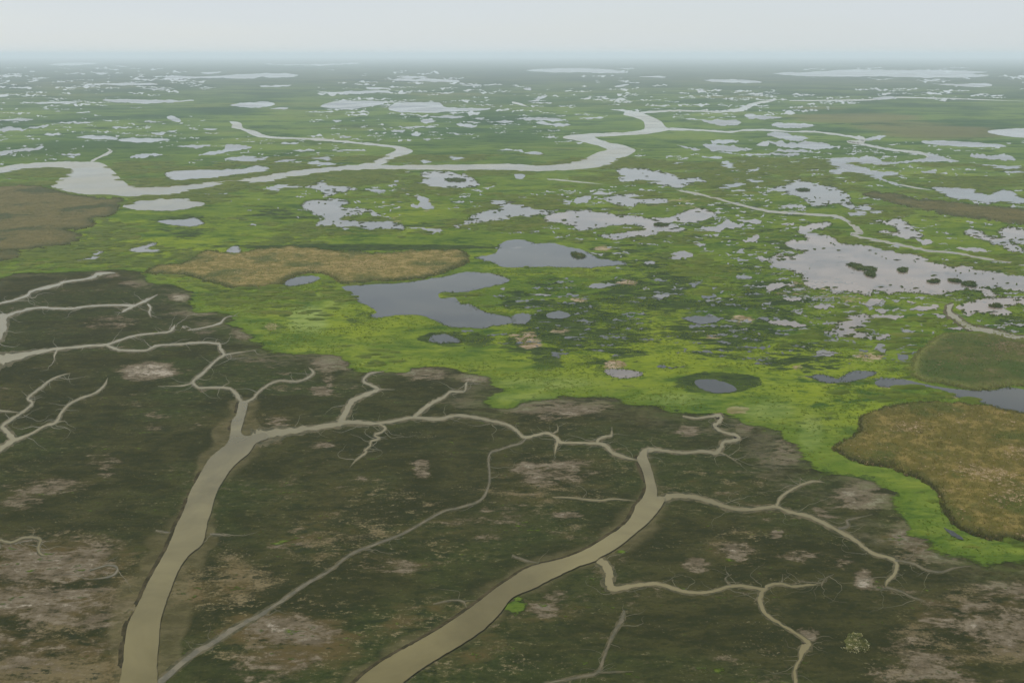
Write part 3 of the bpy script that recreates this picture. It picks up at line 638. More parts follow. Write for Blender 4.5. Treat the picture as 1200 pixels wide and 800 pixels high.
# ------------------------------------------------------------------ ground sheet
def build_ground():
    rows = [3, 30, 80, 130, 180, 220, 245]
    ys = np.arange(836, YMIN, -2.6)
    rows += list(ground(600 + 0 * ys, ys)[1]) + [62000.]
    R = np.array(rows)
    fine = np.linspace(-.56, .56, 430)
    coarse = np.linspace(.56, 2 * math.pi - .56, 46)[1:-1]
    A = np.concatenate([fine, coarse]); na, nr = len(A), len(R)
    RR, AA = np.meshgrid(R, A, indexing='ij')
    X = (RR * np.sin(AA)).ravel(); Y = (RR * np.cos(AA)).ravel()
    V = np.stack([X, Y, 0 * X], 1)
    i, j = np.meshgrid(np.arange(nr - 1), np.arange(na), indexing='ij')
    i, j = i.ravel(), j.ravel(); j2 = (j + 1) % na
    F = np.stack([i * na + j, i * na + j2, (i + 1) * na + j2, (i + 1) * na + j], 1)[:, ::-1]
    o = np_mesh('ground', V, F, MAT_GROUND)
    bm = bmesh.new(); bm.from_mesh(o.data); bm.verts.ensure_lookup_table()
    bm.faces.new([bm.verts[k] for k in range(na)]); bmesh.ops.recalc_face_normals(bm, faces=bm.faces)
    if bm.faces[0].normal.z < 0: bmesh.ops.reverse_faces(bm, faces=bm.faces)
    bm.to_mesh(o.data); bm.free()
    px, py = survey(X, Y)
    behind = Y < 100
    px = np.where(behind, -9999, px); py = np.where(behind, 9999, py)
    def put(name, v):
        a = o.data.attributes.new(name, 'FLOAT', 'POINT'); a.data.foreach_set('value', np.asarray(v, np.float32))
    shore = np.stack(ground(*np.array([p[:2] for p in SHORE]).T), 1)
    shore = np.concatenate([shore])
    ins = inside(X, Y, shore)
    near = RR.ravel() < 3500
    D = np.full(X.shape, 200.)
    D[near] = np.minimum(200, polydist(X[near], Y[near], shore))
    put('sdg', np.where(ins, D, -D))
    def field(tab):
        f = 0 * X
        for cx, cy, rx, ry, s in tab:
            d2 = ((px - cx) / rx) ** 2 + ((py - cy) / ry) ** 2
            f = np.maximum(f, s * np.clip(1.25 - .9 * d2, 0, 1))
        return f
    for nme, tab in (('mud', MUD), ('brown', BROWN), ('wet', WET), ('pink', PINK), ('yel', YEL), ('pale', PALE), ('farb', FARBROWN), ('gspot', GREENSPOT), ('silt', SILT)):
        put(nme, field(tab))
    r = RR.ravel()
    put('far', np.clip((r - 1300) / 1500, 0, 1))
    C = np.full(X.shape, 99.); nr_ = r < 1200
    for poly in TRUNK_W: C[nr_] = np.minimum(C[nr_], polydist(X[nr_], Y[nr_], poly))
    put('chan', C)
    tag(o, kind='structure')
    return o

# ------------------------------------------------------------------ water
NW = 0
OUT = []          # all water outlines, world
def flat_poly(name, W, z, mat):
    d = np.hypot(W[:, 0], W[:, 1])
    Z = z + d * 2e-5
    tris = tessellate_polygon([[Vector((a, b, 0)) for a, b in W]])
    faces = []
    for a, b, c in tris:
        (x0, y0), (x1, y1), (x2, y2) = W[a], W[b], W[c]
        ar = (x1 - x0) * (y2 - y0) - (x2 - x0) * (y1 - y0)
        if abs(ar) < 1e-6: continue
        faces.append((a, b, c) if ar > 0 else (a, c, b))
    return mesh_obj(name, np.c_[W, Z], faces, mat)

def ragged(P, rag, levels=3):
    """broken shoreline: midpoint displacement in survey units, flatter in depth"""
    for l in range(levels):
        nx = np.roll(P, -1, 0); d = nx - P; L = np.hypot(d[:, 0], d[:, 1])
        if l: 
            keep = L > .5
        else: keep = np.ones(len(P), bool)
        k = rng.normal(0, 1, len(P)) * (rag * L + .10 * (rag > .09)) * np.minimum(1, 12 / np.maximum(L, 1))
        nrm = np.stack([-d[:, 1], d[:, 0]], 1) / (L[:, None] + 1e-9)
        mid = (P + nx) / 2 + nrm * k[:, None] * np.array([1.3, .75])
        out = []
        for p, m, q in zip(P, mid, keep):
            out.append(p)
            if q: out.append(m)
        P = np.array(out)
    return P

def outline(pts, rag, n=2):
    P = catmull([p[:2] for p in pts], n, True)
    P = ragged(P, rag * 1.9, 3)
    return np.stack(ground(P[:, 0], P[:, 1]), 1)

def add_water(name, m, rag, pts, z=.10, label=None, group=None, cat=None):
    global NW
    NW += 1
    W = outline(pts, rag)
    OUT.append(W)
    o = flat_poly(name, W, z + NW * .0015, m)
    tag(o, label, cat, group, 'structure')
    return o

TRUNK_W = [outline(parse(s), .018, 3) for _, _, s in TRUNKS]
CREEK_C, MARG_V, MARG_F = [], [], []
build_ground()

for name, m, rag, label, s in WATER:
    add_water(name, WM[m], rag, parse(s), label=label, cat=name)
for line in PONDS.split('\n'):
    m, rag, s = line.split(' ', 2)
    add_water('pond_water', WM[m], float(rag), parse(s), label='small pond scattered among the far and middle marsh grass', group='small ponds in the marsh', cat='pond')

def ribbon(name, pts, z, mat, label):
    P = catmull(pts, 5, False)
    q, w = P[:, :2], np.maximum(P[:, 2], .4)
    tp = np.clip(np.arange(len(w))[::-1] / 5., .15, 1)
    if -5 < pts[-1][0] < 1205 and pts[-1][1] < 800 and name != 'river': w = w * tp
    d = np.gradient(q, axis=0); L = np.hypot(d[:, 0], d[:, 1])[:, None] + 1e-6
    nrm = np.stack([-d[:, 1], d[:, 0]], 1) / L
    k = .5 * w * (1 + .22 * rng.normal(0, 1, len(w)))
    k2 = .5 * w * (1 + .22 * rng.normal(0, 1, len(w)))
    a, b = q + nrm * k[:, None], q - nrm * k2[:, None]
    A = np.stack(ground(a[:, 0], a[:, 1]), 1); B = np.stack(ground(b[:, 0], b[:, 1]), 1)
    n = len(A); V = np.concatenate([A, B]); d = np.hypot(V[:, 0], V[:, 1])
    Z = z + d * 2e-5
    F = []
    for i in range(n - 1):
        f = (i, i + 1, n + i + 1, n + i)
        p0, p1, p2 = V[f[0]], V[f[1]], V[f[2]]
        ar = (p1[0] - p0[0]) * (p2[1] - p0[1]) - (p2[0] - p0[0]) * (p1[1] - p0[1])
        F.append(f if ar > 0 else f[::-1])
    CREEK_C.append(np.c_[q, w])
    if q[:, 1].min() > 300 and q[:, 0].min() < 1190:
        m1, m2 = w * rng.uniform(.7, 1.15, n) + rng.uniform(.15, .9, n), w * rng.uniform(.6, 1., n) + rng.uniform(.1, .7, n)
        a2, b2 = q + nrm * m1[:, None], q - nrm * m2[:, None]
        A2 = np.stack(ground(a2[:, 0], a2[:, 1]), 1); B2 = np.stack(ground(b2[:, 0], b2[:, 1]), 1)
        b0 = len(MARG_V); MARG_V.extend((p_, q_, .012 + z * .3) for p_, q_ in np.concatenate([A2, B2]))
        for i in range(n - 1): MARG_F.append((b0 + i, b0 + n + i, b0 + n + i + 1, b0 + i + 1))
    o = mesh_obj(name, np.c_[V, Z], F, mat)
    return tag(o, label or 'thin unnamed side creek threading the dark mudflat', 'creek' if 'creek' in name else 'river', None if label else 'thin side creeks on the mudflat', 'structure')

for i, (name, label, s) in enumerate(CREEKS):
    ribbon(name, parse(s), .04 + i * .001, WM['m'] if name == 'river' else MAT_FAINT if label == '' and ('P ' in s[:3] or 'M ' in s[:3] or 'N ' in s[:3] or 'O ' in s[:3]) or 'faint' in label else MAT_CREEK, label)
for (name, label, s), W in zip(TRUNKS, TRUNK_W):
    NW += 1; OUT.append(W)
    tag(flat_poly(name, W, .10 + NW * .0015, WM['m']), label, 'channel', None, 'structure')

o = mesh_obj('mud_margin', MARG_V, MARG_F, MAT_MARGIN)
bm = bmesh.new(); bm.from_mesh(o.data); bm.normal_update()
bmesh.ops.reverse_faces(bm, faces=[f for f in bm.faces if f.normal.z < 0]); bm.to_mesh(o.data); bm.free()
tag(o, None, None, None, 'structure')

# banks: low cut mud lips along the broad channels
CC = np.concatenate(CREEK_C)
for W in TRUNK_W:
    n = len(W); nx = np.roll(W, -1, 0) - np.roll(W, 1, 0)
    ar = .5 * np.sum(W[:, 0] * np.roll(W[:, 1], -1) - W[:, 1] * np.roll(W[:, 0], -1))
    N = np.stack([nx[:, 1], -nx[:, 0]], 1) * (1 if ar > 0 else -1)
    N /= np.hypot(N[:, 0], N[:, 1])[:, None] + 1e-9
    px, py = survey(W[:, 0], W[:, 1])
    gap = np.array([np.min(np.hypot(CC[:, 0] - a, CC[:, 1] - b) - CC[:, 2] * .5) for a, b in zip(px, py)])
    side = np.clip((N @ np.array([-.8, .6])) * 3 + .2, 0, 1)
    hh = side * np.clip(fbm(W[:, 0], W[:, 1], 34, 4, 5) - .36, 0, 1) * 1.3 * np.clip((gap - .5) / 3, 0, 1)
    prof = [(-.2, .0), (.1, .8), (.5, 1.), (1.3, .4), (2.2, 0.)]
    V = []
    for off, k in prof:
        V.append(np.c_[W + N * off, np.where(hh * k > .02, .02 + hh * k, -.05)])
    V = np.concatenate(V); F = []
    for p in range(len(prof) - 1):
        for i in range(n):
            if hh[i] < .03 and hh[(i + 1) % n] < .03: continue
            j = (i + 1) % n
            F.append((p * n + i, p * n + j, (p + 1) * n + j, (p + 1) * n + i))
    o = mesh_obj('river_bank', V, F, MAT_BANK, True)
    tag(o, None, None, None, 'structure')

# many more tiny pools, too small and too many to count
def tiny_pools():
    V, F = [], []
    def pool(cx, cy, rx, ry, z):
        ph = rng.uniform(0, 6.28, 4); n = 8
        t = np.arange(n) * 2 * math.pi / n
        k = 1 + .35 * np.sin(2 * t + ph[0]) + .3 * np.sin(3 * t + ph[1])
        P = np.c_[cx + rx * k * np.cos(t) + rx * .5 * np.sin(t) * np.sin(ph[2]), cy + ry * k * np.sin(t) + .25 * ry * np.sin(2 * t + ph[3])]
        P = ragged(P, .16, 2)
        x, y = ground(P[:, 0], P[:, 1]); a0 = len(V)
        zz = z + float(np.hypot(x, y).max()) * 2e-5 + rng.uniform(0, .05)
        V.extend((float(p), float(q), zz) for p, q in zip(x, y))
        for tr in tessellate_polygon([[Vector((p, q, 0)) for p, q in zip(x, y)]]):
            (x0, y0), (x1, y1), (x2, y2) = [(x[i], y[i]) for i in tr]
            ar = (x1 - x0) * (y2 - y0) - (x2 - x0) * (y1 - y0)
            if abs(ar) > 1e-6: F.append(tuple(a0 + i for i in (tr if ar > 0 else tr[::-1])))
    for _ in range(2600):
        y = 79 + 170 * rng.beta(1.25, 1.6); x = rng.uniform(-60, 1260)
        if 215 < y and x < 150: continue
        if x > 1000 and 118 < y < 165: continue
        b = fbm(np.array([x]), np.array([y * 5]), 150, 3, 3)[0]
        if b < .50 - .04 * (y > 160): continue
        k = (y - 70) / 100
        if y < 135: pool(x, y, 1.5 + 13 * rng.random() ** 2.6, .12 + .42 * rng.random() ** 1.6, .085)
        else: pool(x, y, 1.0 + 6 * rng.random() ** 2.4, .14 + .62 * k * rng.random() ** 1.7, .085)
    for cx, cy, sx, sy, n in ((985, 350, 60, 44, 230), (880, 260, 90, 34, 150), (1120, 345, 90, 34, 110), (700, 270, 120, 40, 110), (860, 215, 100, 20, 110), (950, 190, 100, 16, 80), (1140, 265, 80, 24, 60), (640, 240, 90, 14, 60), (900, 330, 60, 40, 90), (420, 245, 90, 16, 40)):
        for _ in range(n):
            x, y = cx + rng.normal() * sx * .7, cy + rng.normal() * sy * .7
            if y > 430: continue
            k = (y - 70) / 100
            pool(x, y, 1.2 + 7 * rng.random() ** 2.5, .2 + .55 * k * rng.random() ** 1.8, .09)
    o = mesh_obj('water', V, F, WM['g'])
    tag(o, None, None, None, 'structure')
    V.clear(); F.clear()
    for cx, cy, sx, sy, n in ((660, 360, 90, 24, 22), (820, 370, 90, 30, 26), (760, 340, 120, 24, 20), (960, 400, 80, 30, 26), (640, 405, 60, 16, 12), (700, 385, 80, 26, 30), (880, 400, 90, 24, 30), (1060, 420, 60, 20, 14)):
        for _ in range(n):
            x, y = cx + rng.normal() * sx * .7, cy + rng.normal() * sy * .7
            if not 325 < y < 445: continue
            pool(x, y, 2 + 12 * rng.random() ** 2.2, .3 + 1.3 * rng.random() ** 1.8, .09)
    tag(mesh_obj('water', V, F, WM['d']), None, None, None, 'structure')
tiny_pools()

# ------------------------------------------------------------------ vegetation
def blades(X, Y, Z, hgt, wid, nb, seed=1):
    """nb leaning triangular blades round each point"""
    r = np.random.default_rng(seed); n = len(X)
    a = r.uniform(0, 2 * math.pi, (n, nb)); sp = r.uniform(.1, .6, (n, nb)) * wid[:, None]
    bx, by = X[:, None] + np.cos(a) * sp, Y[:, None] + np.sin(a) * sp
    wd = wid[:, None] * r.uniform(.18, .34, (n, nb)); ph = r.uniform(0, 2 * math.pi, (n, nb))
    ht = hgt[:, None] * r.uniform(.55, 1.1, (n, nb)); ln = hgt[:, None] * r.uniform(.1, .5, (n, nb))
    z0 = np.repeat(Z[:, None], nb, 1) - .05
    p0 = np.stack([bx - np.cos(ph) * wd, by - np.sin(ph) * wd, z0], -1)
    p1 = np.stack([bx + np.cos(ph) * wd, by + np.sin(ph) * wd, z0], -1)
    p2 = np.stack([bx + np.cos(a) * ln, by + np.sin(a) * ln, z0 + ht], -1)
    V = np.stack([p0, p1, p2], 2).reshape(-1, 3)
    return V, np.arange(len(V)).reshape(-1, 3)

def in_water(X, Y):
    r = np.zeros(X.shape, bool)
    for W in OUT: r |= inside(X, Y, W)
    return r

def reed_bed(label, hgt, kind, pts, k):
    P = catmull([p[:2] for p in pts], 4, True)
    P = ragged(P, .16, 3)
    W = np.stack(ground(P[:, 0], P[:, 1]), 1)
    W = W[W[:, 1] > 200]
    x0, y0 = W.min(0); x1, y1 = W.max(0)
    d = math.hypot((x0 + x1) / 2, (y0 + y1) / 2)
    s = max(1.1, d / 520)
    xs, ys = np.arange(x0 - s, x1 + 2 * s, s), np.arange(y0 - s, y1 + 2 * s, s)
    GX, GY = np.meshgrid(xs, ys, indexing='ij'); sh = GX.shape
    X, Y = GX.ravel(), GY.ravel()
    X = X + rng.uniform(-.3, .3, X.shape) * s; Y = Y + rng.uniform(-.3, .3, Y.shape) * s
    ins = inside(X, Y, W)
    E = np.full(X.shape, 0.); E[ins] = polydist(X[ins], Y[ins], W)
    top = .35 + .65 * fbm(X, Y, 16, 4, 11 + k) + .35 * (vnoise(X, Y, 2.4, 3) - .5)
    Z = np.where(ins, np.minimum(1, .1 + E / (2.6 * s)) * hgt * top, -.1)
    idx = np.arange(len(X)).reshape(sh); I = ins.reshape(sh)
    keep = I[:-1, :-1] | I[1:, :-1] | I[:-1, 1:] | I[1:, 1:]
    F = np.stack([idx[:-1, :-1][keep], idx[1:, :-1][keep], idx[1:, 1:][keep], idx[:-1, 1:][keep]], 1)
    V = np.stack([X, Y, Z], 1)
    # standing stalk clumps over and round the bed
    pick = ins & (rng.random(len(X)) < .42)
    bx, by, bz = X[pick], Y[pick], Z[pick] * .75
    bv, bf = blades(bx, by, bz, np.full(len(bx), hgt * .55), np.full(len(bx), s * .9), 3, 50 + k)
    rim = np.repeat(W, 2, 0) + rng.normal(0, .5 * s, (len(W) * 2, 2))
    rv, rf = blades(rim[:, 0], rim[:, 1], 0 * rim[:, 0], np.full(len(rim), hgt * .55), np.full(len(rim), s * 1.2), 4, 90 + k)
    used = np.unique(F); remap = np.full(len(V), -1); remap[used] = np.arange(len(used))
    V = V[used]; F = remap[F]
    T = np.concatenate([F[:, [0, 1, 2]], F[:, [0, 2, 3]], bf + len(V), rf + len(V) + len(bv)])
    V = np.concatenate([V, bv, rv])
    c = W.mean(0); V = V - np.array([c[0], c[1], 0])
    o = np_mesh('reed_bed', V, T, MAT_REED[kind], False)
    wx, wy = V[:, 0] + c[0], V[:, 1] + c[1]; vx, vy = survey(wx, wy)
    f = 0 * wx
    for cx, cy, rx, ry, q in DRY: f = np.maximum(f, q * np.clip(1.25 - .9 * (((vx - cx) / rx) ** 2 + ((vy - cy) / ry) ** 2), 0, 1))
    e = polydist(wx, wy, W)
    for nme, val in (('dry', f), ('rim', np.exp(-(e / (3.2 * s)) ** 2))):
        at = o.data.attributes.new(nme, 'FLOAT', 'POINT'); at.data.foreach_set('value', val.astype(np.float32))
    o.location = (c[0], c[1], 0)
    tag(o, label, 'reed bed')
    OUT.append(W)
for k, (label, h, kind, s) in enumerate(REEDS): reed_bed(label, h, kind, parse(s), k)

ISL = ['low islet with muddy spots near the tip of the blunt grey lake',
       'long green islet in the middle of the largest lake',
       'brown tipped islet just below the long green one in the largest lake',
       'tiny dark islet alone in open water just right of the long green islet',
       'thin brown islet first in the chain along the lower shore of the largest lake',
       'narrow islet second in the chain along the lower shore of the largest lake',
       'broad green islet last in the chain along the lower shore of the largest lake',
       'thin dark islet in the right arm of the long hollow lake',
       'green islet inside the pale lake below the straight river reach',
       'small islet in the ragged pinkish lake beside the winding creek',
       'thin islet in the ragged stepped lake above the thin creek line']
for k, line in enumerate(ISLETS.split('\n')):
    W = outline(parse(line), .08, 2); c = W.mean(0)
    d = np.hypot(*c); s = d / 900
    ring = [np.c_[W * 1.0, np.full(len(W), .05)], np.c_[c + (W - c) * .86, np.full(len(W), .75)], np.c_[c + (W - c) * .45, np.full(len(W), 1.1)]]
    n = len(W); V = np.concatenate(ring + [np.array([[c[0], c[1], 1.2]])]); T = []
    for p in (0, 1):
        for i in range(n):
            j = (i + 1) % n
            T += [(p * n + i, p * n + j, (p + 1) * n + j), (p * n + i, (p + 1) * n + j, (p + 1) * n + i)]
    T += [(2 * n + i, 2 * n + (i + 1) % n, 3 * n) for i in range(n)]
    q = np.repeat(c + (W - c) * .8, 3, 0) + rng.normal(0, s, (3 * n, 2))
    bv, bf = blades(q[:, 0], q[:, 1], np.full(len(q), .5), np.full(len(q), 1.6), np.full(len(q), 1.6 * s), 3, k)
    T = np.concatenate([np.array(T), bf + len(V)]); V = np.concatenate([V, bv]) - np.array([c[0], c[1], 0])
    o = np_mesh('grass_islet', V, T, MAT_FRINGE); o.location = (c[0], c[1], 0)
    tag(o, ISL[k], 'islet')

def parse_px(t): return np.array([p[:2] for p in parse(t)])

def tussock():
    P = catmull(parse('P 345,600 360,560 400,545 440,560 470,600 485,640 440,660 380,655 345,635'), 3, True)
    W = np.stack(ground(P[:, 0], P[:, 1]), 1); c = W.mean(0)
    X = rng.uniform(W[:, 0].min() - 2, W[:, 0].max() + 2, 900); Y = rng.uniform(W[:, 1].min() - 2, W[:, 1].max() + 2, 900)
    m = (inside(X, Y, W) ) & (fbm(X, Y, 9, 3, 4) > .36 + .10 * np.clip(3 - polydist(X, Y, W), 0, 3) / 3); X, Y = X[m] - c[0], Y[m] - c[1]
    bv, bf = blades(X, Y, 0 * X, rng.uniform(.25, .8, len(X)), np.full(len(X), .8), 5, 4)
    Q = ragged(parse_px('P 352,602 372,570 400,556 440,566 466,600 478,636 440,650 400,640 372,646 362,622'), .14, 2)
    q = np.stack(ground(Q[:, 0], Q[:, 1]), 1) - c; n = len(q)
    MV = np.concatenate([np.c_[q, np.full(n, -.02)], np.c_[q * .8, .10 + .10 * rng.random(n)], [[0, 0, .15]]]); T = []
    for i in range(n):
        j = (i + 1) % n; T += [(i, j, n + j), (i, n + j, n + i), (n + i, n + j, 2 * n)]
    bf = np.concatenate([np.array(T), bf + len(MV)]); bv = np.concatenate([MV, bv])
    o = np_mesh('reed_clump', bv, bf, MAT_STALK)
    o.location = (c[0], c[1], 0)
    tag(o, 'lone clump of bleached dead stalks on the dark mudflat at lower right', 'reed clump')
tussock()

def emergent():
    V, T = [], []
    for (nm, m_, rag, lb, s_), W in zip(WATER, OUT):
        if rag < .045 or m_ == 'f': continue
        px, py = survey(W[:, 0], W[:, 1]); Q = np.c_[px, py]
        w, h = px.max() - px.min(), py.max() - py.min()
        n = int(min(90, 8 + (w + 3 * h) / 5))
        X, Y = rng.uniform(px.min(), px.max(), n * 6), rng.uniform(py.min(), py.max(), n * 6)
        m = inside(X, Y, Q); X, Y = X[m], Y[m]
        E = polydist(X * .35, Y, Q * np.array([.35, 1]))
        m = (E < rng.exponential(.045 * h, len(E)) + .3); X, Y = X[m][:n], Y[m][:n]
        for x, y in zip(X, Y):
            t = np.arange(7) * 2 * math.pi / 7; k = rng.uniform(.6, 1.3, 7)
            rx = (.8 + 4.5 * rng.random() ** 2.5); ry = (.25 + .8 * rng.random() ** 2) * (y - 70) / 200
            P = ragged(np.c_[x + rx * k * np.cos(t), y + ry * k * np.sin(t)], .12, 1)
            gx, gy = ground(P[:, 0], P[:, 1]); a0, c = len(V), len(P)
            d = math.hypot(gx[0], gy[0]); z = .35 + d * 2e-5
            V.extend((p, q, z) for p, q in zip(gx, gy)); V.append((gx.mean(), gy.mean(), z + .7))
            for i in range(c):
                f = (a0 + i, a0 + (i + 1) % c, a0 + c); 
                T.append(f)
    o = np_mesh('water_plants', np.array(V), np.array(T), MAT_FRINGE)
    tag(o, 'green plants standing out of the shallow lakes', None, None, 'stuff')
emergent()

def rills():
    V, F = [], []
    seeds = CC[(CC[:, 1] > 330) & (CC[:, 1] < 800)]
    for _ in range(420):
        x, y, w = seeds[rng.integers(len(seeds))]
        if not -20 < x < 1220: continue
        a = rng.uniform(0, 2 * math.pi); L = int(6 + 16 * rng.random() ** 2); k = (y - 200) / 300
        P = []
        for i in range(L):
            P.append((x, y)); a += rng.normal(0, .34)
            x += 2.6 * math.cos(a) * (.6 + .5 * k); y += 1.3 * math.sin(a) * (.6 + .5 * k)
        P = np.array(P); W = np.linspace(.55 + .5 * rng.random(), .12, L)
        d = np.gradient(P, axis=0); nr = np.stack([-d[:, 1], d[:, 0]], 1) / (np.hypot(d[:, 0], d[:, 1])[:, None] + 1e-6)
        A = np.stack(ground(*(P + nr * W[:, None] * .5).T), 1); B = np.stack(ground(*(P - nr * W[:, None] * .5).T), 1)
        a0 = len(V); V.extend((p, q, .03) for p, q in np.concatenate([A, B]))
        for i in range(L - 1): F.append((a0 + i, a0 + L + i, a0 + L + i + 1, a0 + i + 1))
    o = np_mesh('mud_rills', np.array(V), np.array(F), MAT_FAINT)
    tag(o, None, None, None, 'structure')
rills()

def marsh_grass():
    shore = np.stack(ground(*np.array([p[:2] for p in SHORE]).T), 1)
    r = np.sqrt(rng.uniform(330 ** 2, 1000 ** 2, 90000)); a = rng.uniform(-.53, .53, 90000)
    X, Y = r * np.sin(a), r * np.cos(a)
    den = fbm(X, Y, 22, 4, 77) + rng.uniform(-.12, .12, len(X))
    m = inside(X, Y, shore) & (den > .52) & ~in_water(X, Y)
    m &= polydist(X, Y, shore) > 2
    X, Y, r = X[m], Y[m], r[m]
    k = rng.uniform(.5, 1.25, len(X)); s = np.minimum(r / 650, 1.15)
    V, F = blades(X, Y, 0 * X, .42 * k + .1, 1.5 * k * s, 6, 8)
    tag(np_mesh('marsh_grass', V, F, MAT_GRASS), 'short bright green marsh grass tufts covering the wet ground', None, None, 'stuff')
    # taller dark rim of reeds round the ponds and along the shore line
    PX = []
    for (nm, m_, rag, lb, s_), W in zip(WATER, OUT):
        d = np.hypot(W[:, 0], W[:, 1]).mean()
        if d > 1900: continue
        seg = np.hypot(*(np.roll(W, -1, 0) - W).T); nseg = np.maximum(1, (seg / (.6 * max(1, d / 700))).astype(int))
        nx = np.roll(W, -1, 0)
        for i in range(len(W)):
            t = rng.random(nseg[i])[:, None]
            PX.append(W[i] * (1 - t) + nx[i] * t)
    P = np.concatenate(PX); P = P + rng.normal(0, 1.3, P.shape)
    d = np.hypot(P[:, 0], P[:, 1])
    k = fbm(P[:, 0], P[:, 1], 25, 3, 21)
    P, d, k = P[k > .42], d[k > .42], k[k > .42]
    V, F = blades(P[:, 0], P[:, 1], 0 * d, .1 + 1.5 * k * rng.uniform(.4, 1.1, len(k)), .8 * np.maximum(1, d / 700), 5, 9)
    tag(np_mesh('shore_reeds', V, F, MAT_FRINGE), 'dark reed fringe standing along the pond shores', None, None, 'stuff')
marsh_grass()

def hummocks():
    shore = np.stack(ground(*np.array([p[:2] for p in SHORE]).T), 1)
    n = 46000
    r = np.sqrt(rng.uniform(430 ** 2, 2100 ** 2, n)); a = rng.uniform(-.53, .53, n)
    X, Y = r * np.sin(a), r * np.cos(a)
    px, py = survey(X, Y); wet = 0 * X
    for cx, cy, rx, ry, q in WET: wet = np.maximum(wet, q * np.clip(1.25 - .9 * (((px - cx) / rx) ** 2 + ((py - cy) / ry) ** 2), 0, 1))
    yl = 0 * X
    for cx, cy, rx, ry, q in YEL: yl = np.maximum(yl, q * np.clip(1.25 - .9 * (((px - cx) / rx) ** 2 + ((py - cy) / ry) ** 2), 0, 1))
    den = fbm(X, Y, 120, 4, 40) - .32 * np.minimum(wet, 1.) - .10 * yl + rng.uniform(-.1, .1, n) - .05 * (py > 440)
    cd_ = np.full(n, 99.)
    for c_ in CC[CC[:, 1] < 420]: cd_ = np.minimum(cd_, np.hypot((px - c_[0]) * .6, py - c_[1]) - c_[2] * .5)
    m = inside(X, Y, shore) & (cd_ > 1.6) & (den > .54) & (polydist(X, Y, shore) > 12) & ~in_water(X, Y)
    X, Y, r = X[m], Y[m], r[m]; n = len(X); K = 9
    sz = rng.uniform(1.2, 3.4, n) * (r / 800) ** .7 * (1 + 1.2 * rng.random(n) ** 4)
    t = np.arange(K) * 2 * math.pi / K
    k = rng.uniform(.6, 1.35, (n, K)); ax = rng.uniform(1.2, 2.6, n)
    x0, y0 = k * np.cos(t) * (sz * ax)[:, None], k * np.sin(t) * sz[:, None]
    h = rng.uniform(.35, 1.0, n) * np.minimum(1.5, sz * .32)
    V = np.concatenate([
        np.stack([X[:, None] + x0, Y[:, None] + y0, 0 * x0 - .02], -1),
        np.stack([X[:, None] + x0 * .72, Y[:, None] + y0 * .72, h[:, None] * rng.uniform(.6, 1., (n, K))], -1),
        np.stack([X, Y, h * 1.15], -1)[:, None, :]], 1)
    b = (np.arange(n) * (2 * K + 1))[:, None]; i = np.arange(K)[None]; j = (i + 1) % K
    F = np.concatenate([np.stack([b + i, b + j, b + K + j], -1), np.stack([b + i, b + K + j, b + K + i], -1), np.stack([b + K + i, b + K + j, b + 2 * K + 0 * i], -1)], 1)
    tag(np_mesh('grass_hummocks', V.reshape(-1, 3), F.reshape(-1, 3), MAT_HUMMOCK), 'low rounded grass hummocks among the marsh pools', None, None, 'stuff')
hummocks()

# ------------------------------------------------------------------ air, light, camera
me = bpy.data.meshes.new('haze')
bm = bmesh.new(); bmesh.ops.create_cube(bm, size=1); bm.to_mesh(me); bm.free()
hz = bpy.data.objects.new('haze', me); COL.objects.link(hz)
hz.scale = (130000, 130000, 241); hz.location = (0, 0, 119.5)
hm = bpy.data.materials.new('pale_humid_air'); hm.use_nodes = True
nt = hm.node_tree; nt.nodes.clear()
ho = nt.nodes.new('ShaderNodeOutputMaterial'); pv = nt.nodes.new('ShaderNodeVolumePrincipled')
pv.inputs['Color'].default_value = HAZE_COLOR; pv.inputs['Density'].default_value = HAZE_DENSITY
pv.inputs['Anisotropy'].default_value = HAZE_ANISO
nt.links.new(pv.outputs[0], ho.inputs['Volume'])
me.materials.append(hm); tag(hz, kind='stuff')

w = bpy.data.worlds.new('World'); S.world = w; w.use_nodes = True
wn = w.node_tree; bg = wn.nodes['Background']
sky = wn.nodes.new('ShaderNodeTexSky'); sky.sky_type = 'NISHITA'; sky.sun_disc = False
sky.sun_elevation = math.radians(SUN_EL); sky.sun_rotation = math.radians(SUN_AZ)
sky.air_density = 1.0; sky.dust_density = 0.6; sky.ozone_density = 1.0; sky.altitude = 0
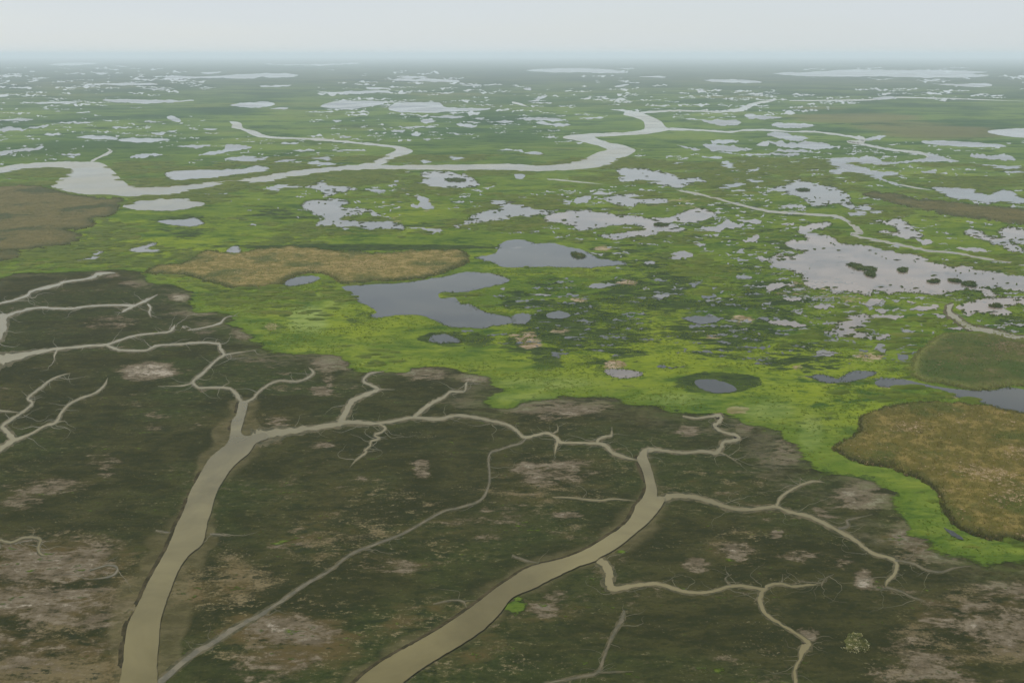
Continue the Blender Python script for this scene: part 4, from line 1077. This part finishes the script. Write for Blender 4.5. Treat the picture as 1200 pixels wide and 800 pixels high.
# a thin bright veil of high cloud over the clear sky
tc = wn.nodes.new('ShaderNodeTexCoord'); mpw = wn.nodes.new('ShaderNodeMapping'); mpw.inputs['Scale'].default_value = (1.2, 1.2, 9)
wn.links.new(tc.outputs['Generated'], mpw.inputs[0])
cn = wn.nodes.new('ShaderNodeTexNoise'); cn.inputs['Scale'].default_value = 1.6; cn.inputs['Detail'].default_value = 5
wn.links.new(mpw.outputs[0], cn.inputs['Vector'])
mr = wn.nodes.new('ShaderNodeMapRange'); mr.inputs['From Min'].default_value = .3; mr.inputs['From Max'].default_value = .7
mr.inputs['To Min'].default_value = .78; mr.inputs['To Max'].default_value = .99
wn.links.new(cn.outputs['Fac'], mr.inputs['Value'])
mx = wn.nodes.new('ShaderNodeMix'); mx.data_type = 'RGBA'
wn.links.new(mr.outputs[0], mx.inputs[0]); wn.links.new(sky.outputs[0], mx.inputs[6]); mx.inputs[7].default_value = VEIL
wn.links.new(mx.outputs[2], bg.inputs['Color']); bg.inputs['Strength'].default_value = SKY_STR

sl = bpy.data.lights.new('sun', 'SUN'); sl.energy = SUN_STR; sl.angle = math.radians(.53); sl.color = (1, .955, .88)
so = bpy.data.objects.new('sun', sl); COL.objects.link(so)
e, a = math.radians(SUN_EL), math.radians(SUN_AZ)
dirv = Vector((math.sin(a) * math.cos(e), math.cos(a) * math.cos(e), math.sin(e)))
so.rotation_euler = dirv.to_track_quat('Z', 'Y').to_euler()

cd = bpy.data.cameras.new('camera'); cam = bpy.data.objects.new('camera', cd); COL.objects.link(cam)
cam.location = (0, 0, H); cam.rotation_euler = (math.pi / 2 - PITCH, 0, 0)
cd.sensor_width = 36; cd.lens = FPX / 1200 * 36; cd.clip_start = 1; cd.clip_end = 200000
S.camera = cam
S.view_settings.view_transform = 'Standard'; S.view_settings.look = 'None'
S.view_settings.exposure = EXPOSURE; S.view_settings.gamma = 1
S.render.engine = 'CYCLES'
S.cycles.use_denoising = True
S.cycles.volume_bounces = 1; S.cycles.max_bounces = 6; S.cycles.transparent_max_bounces = 8
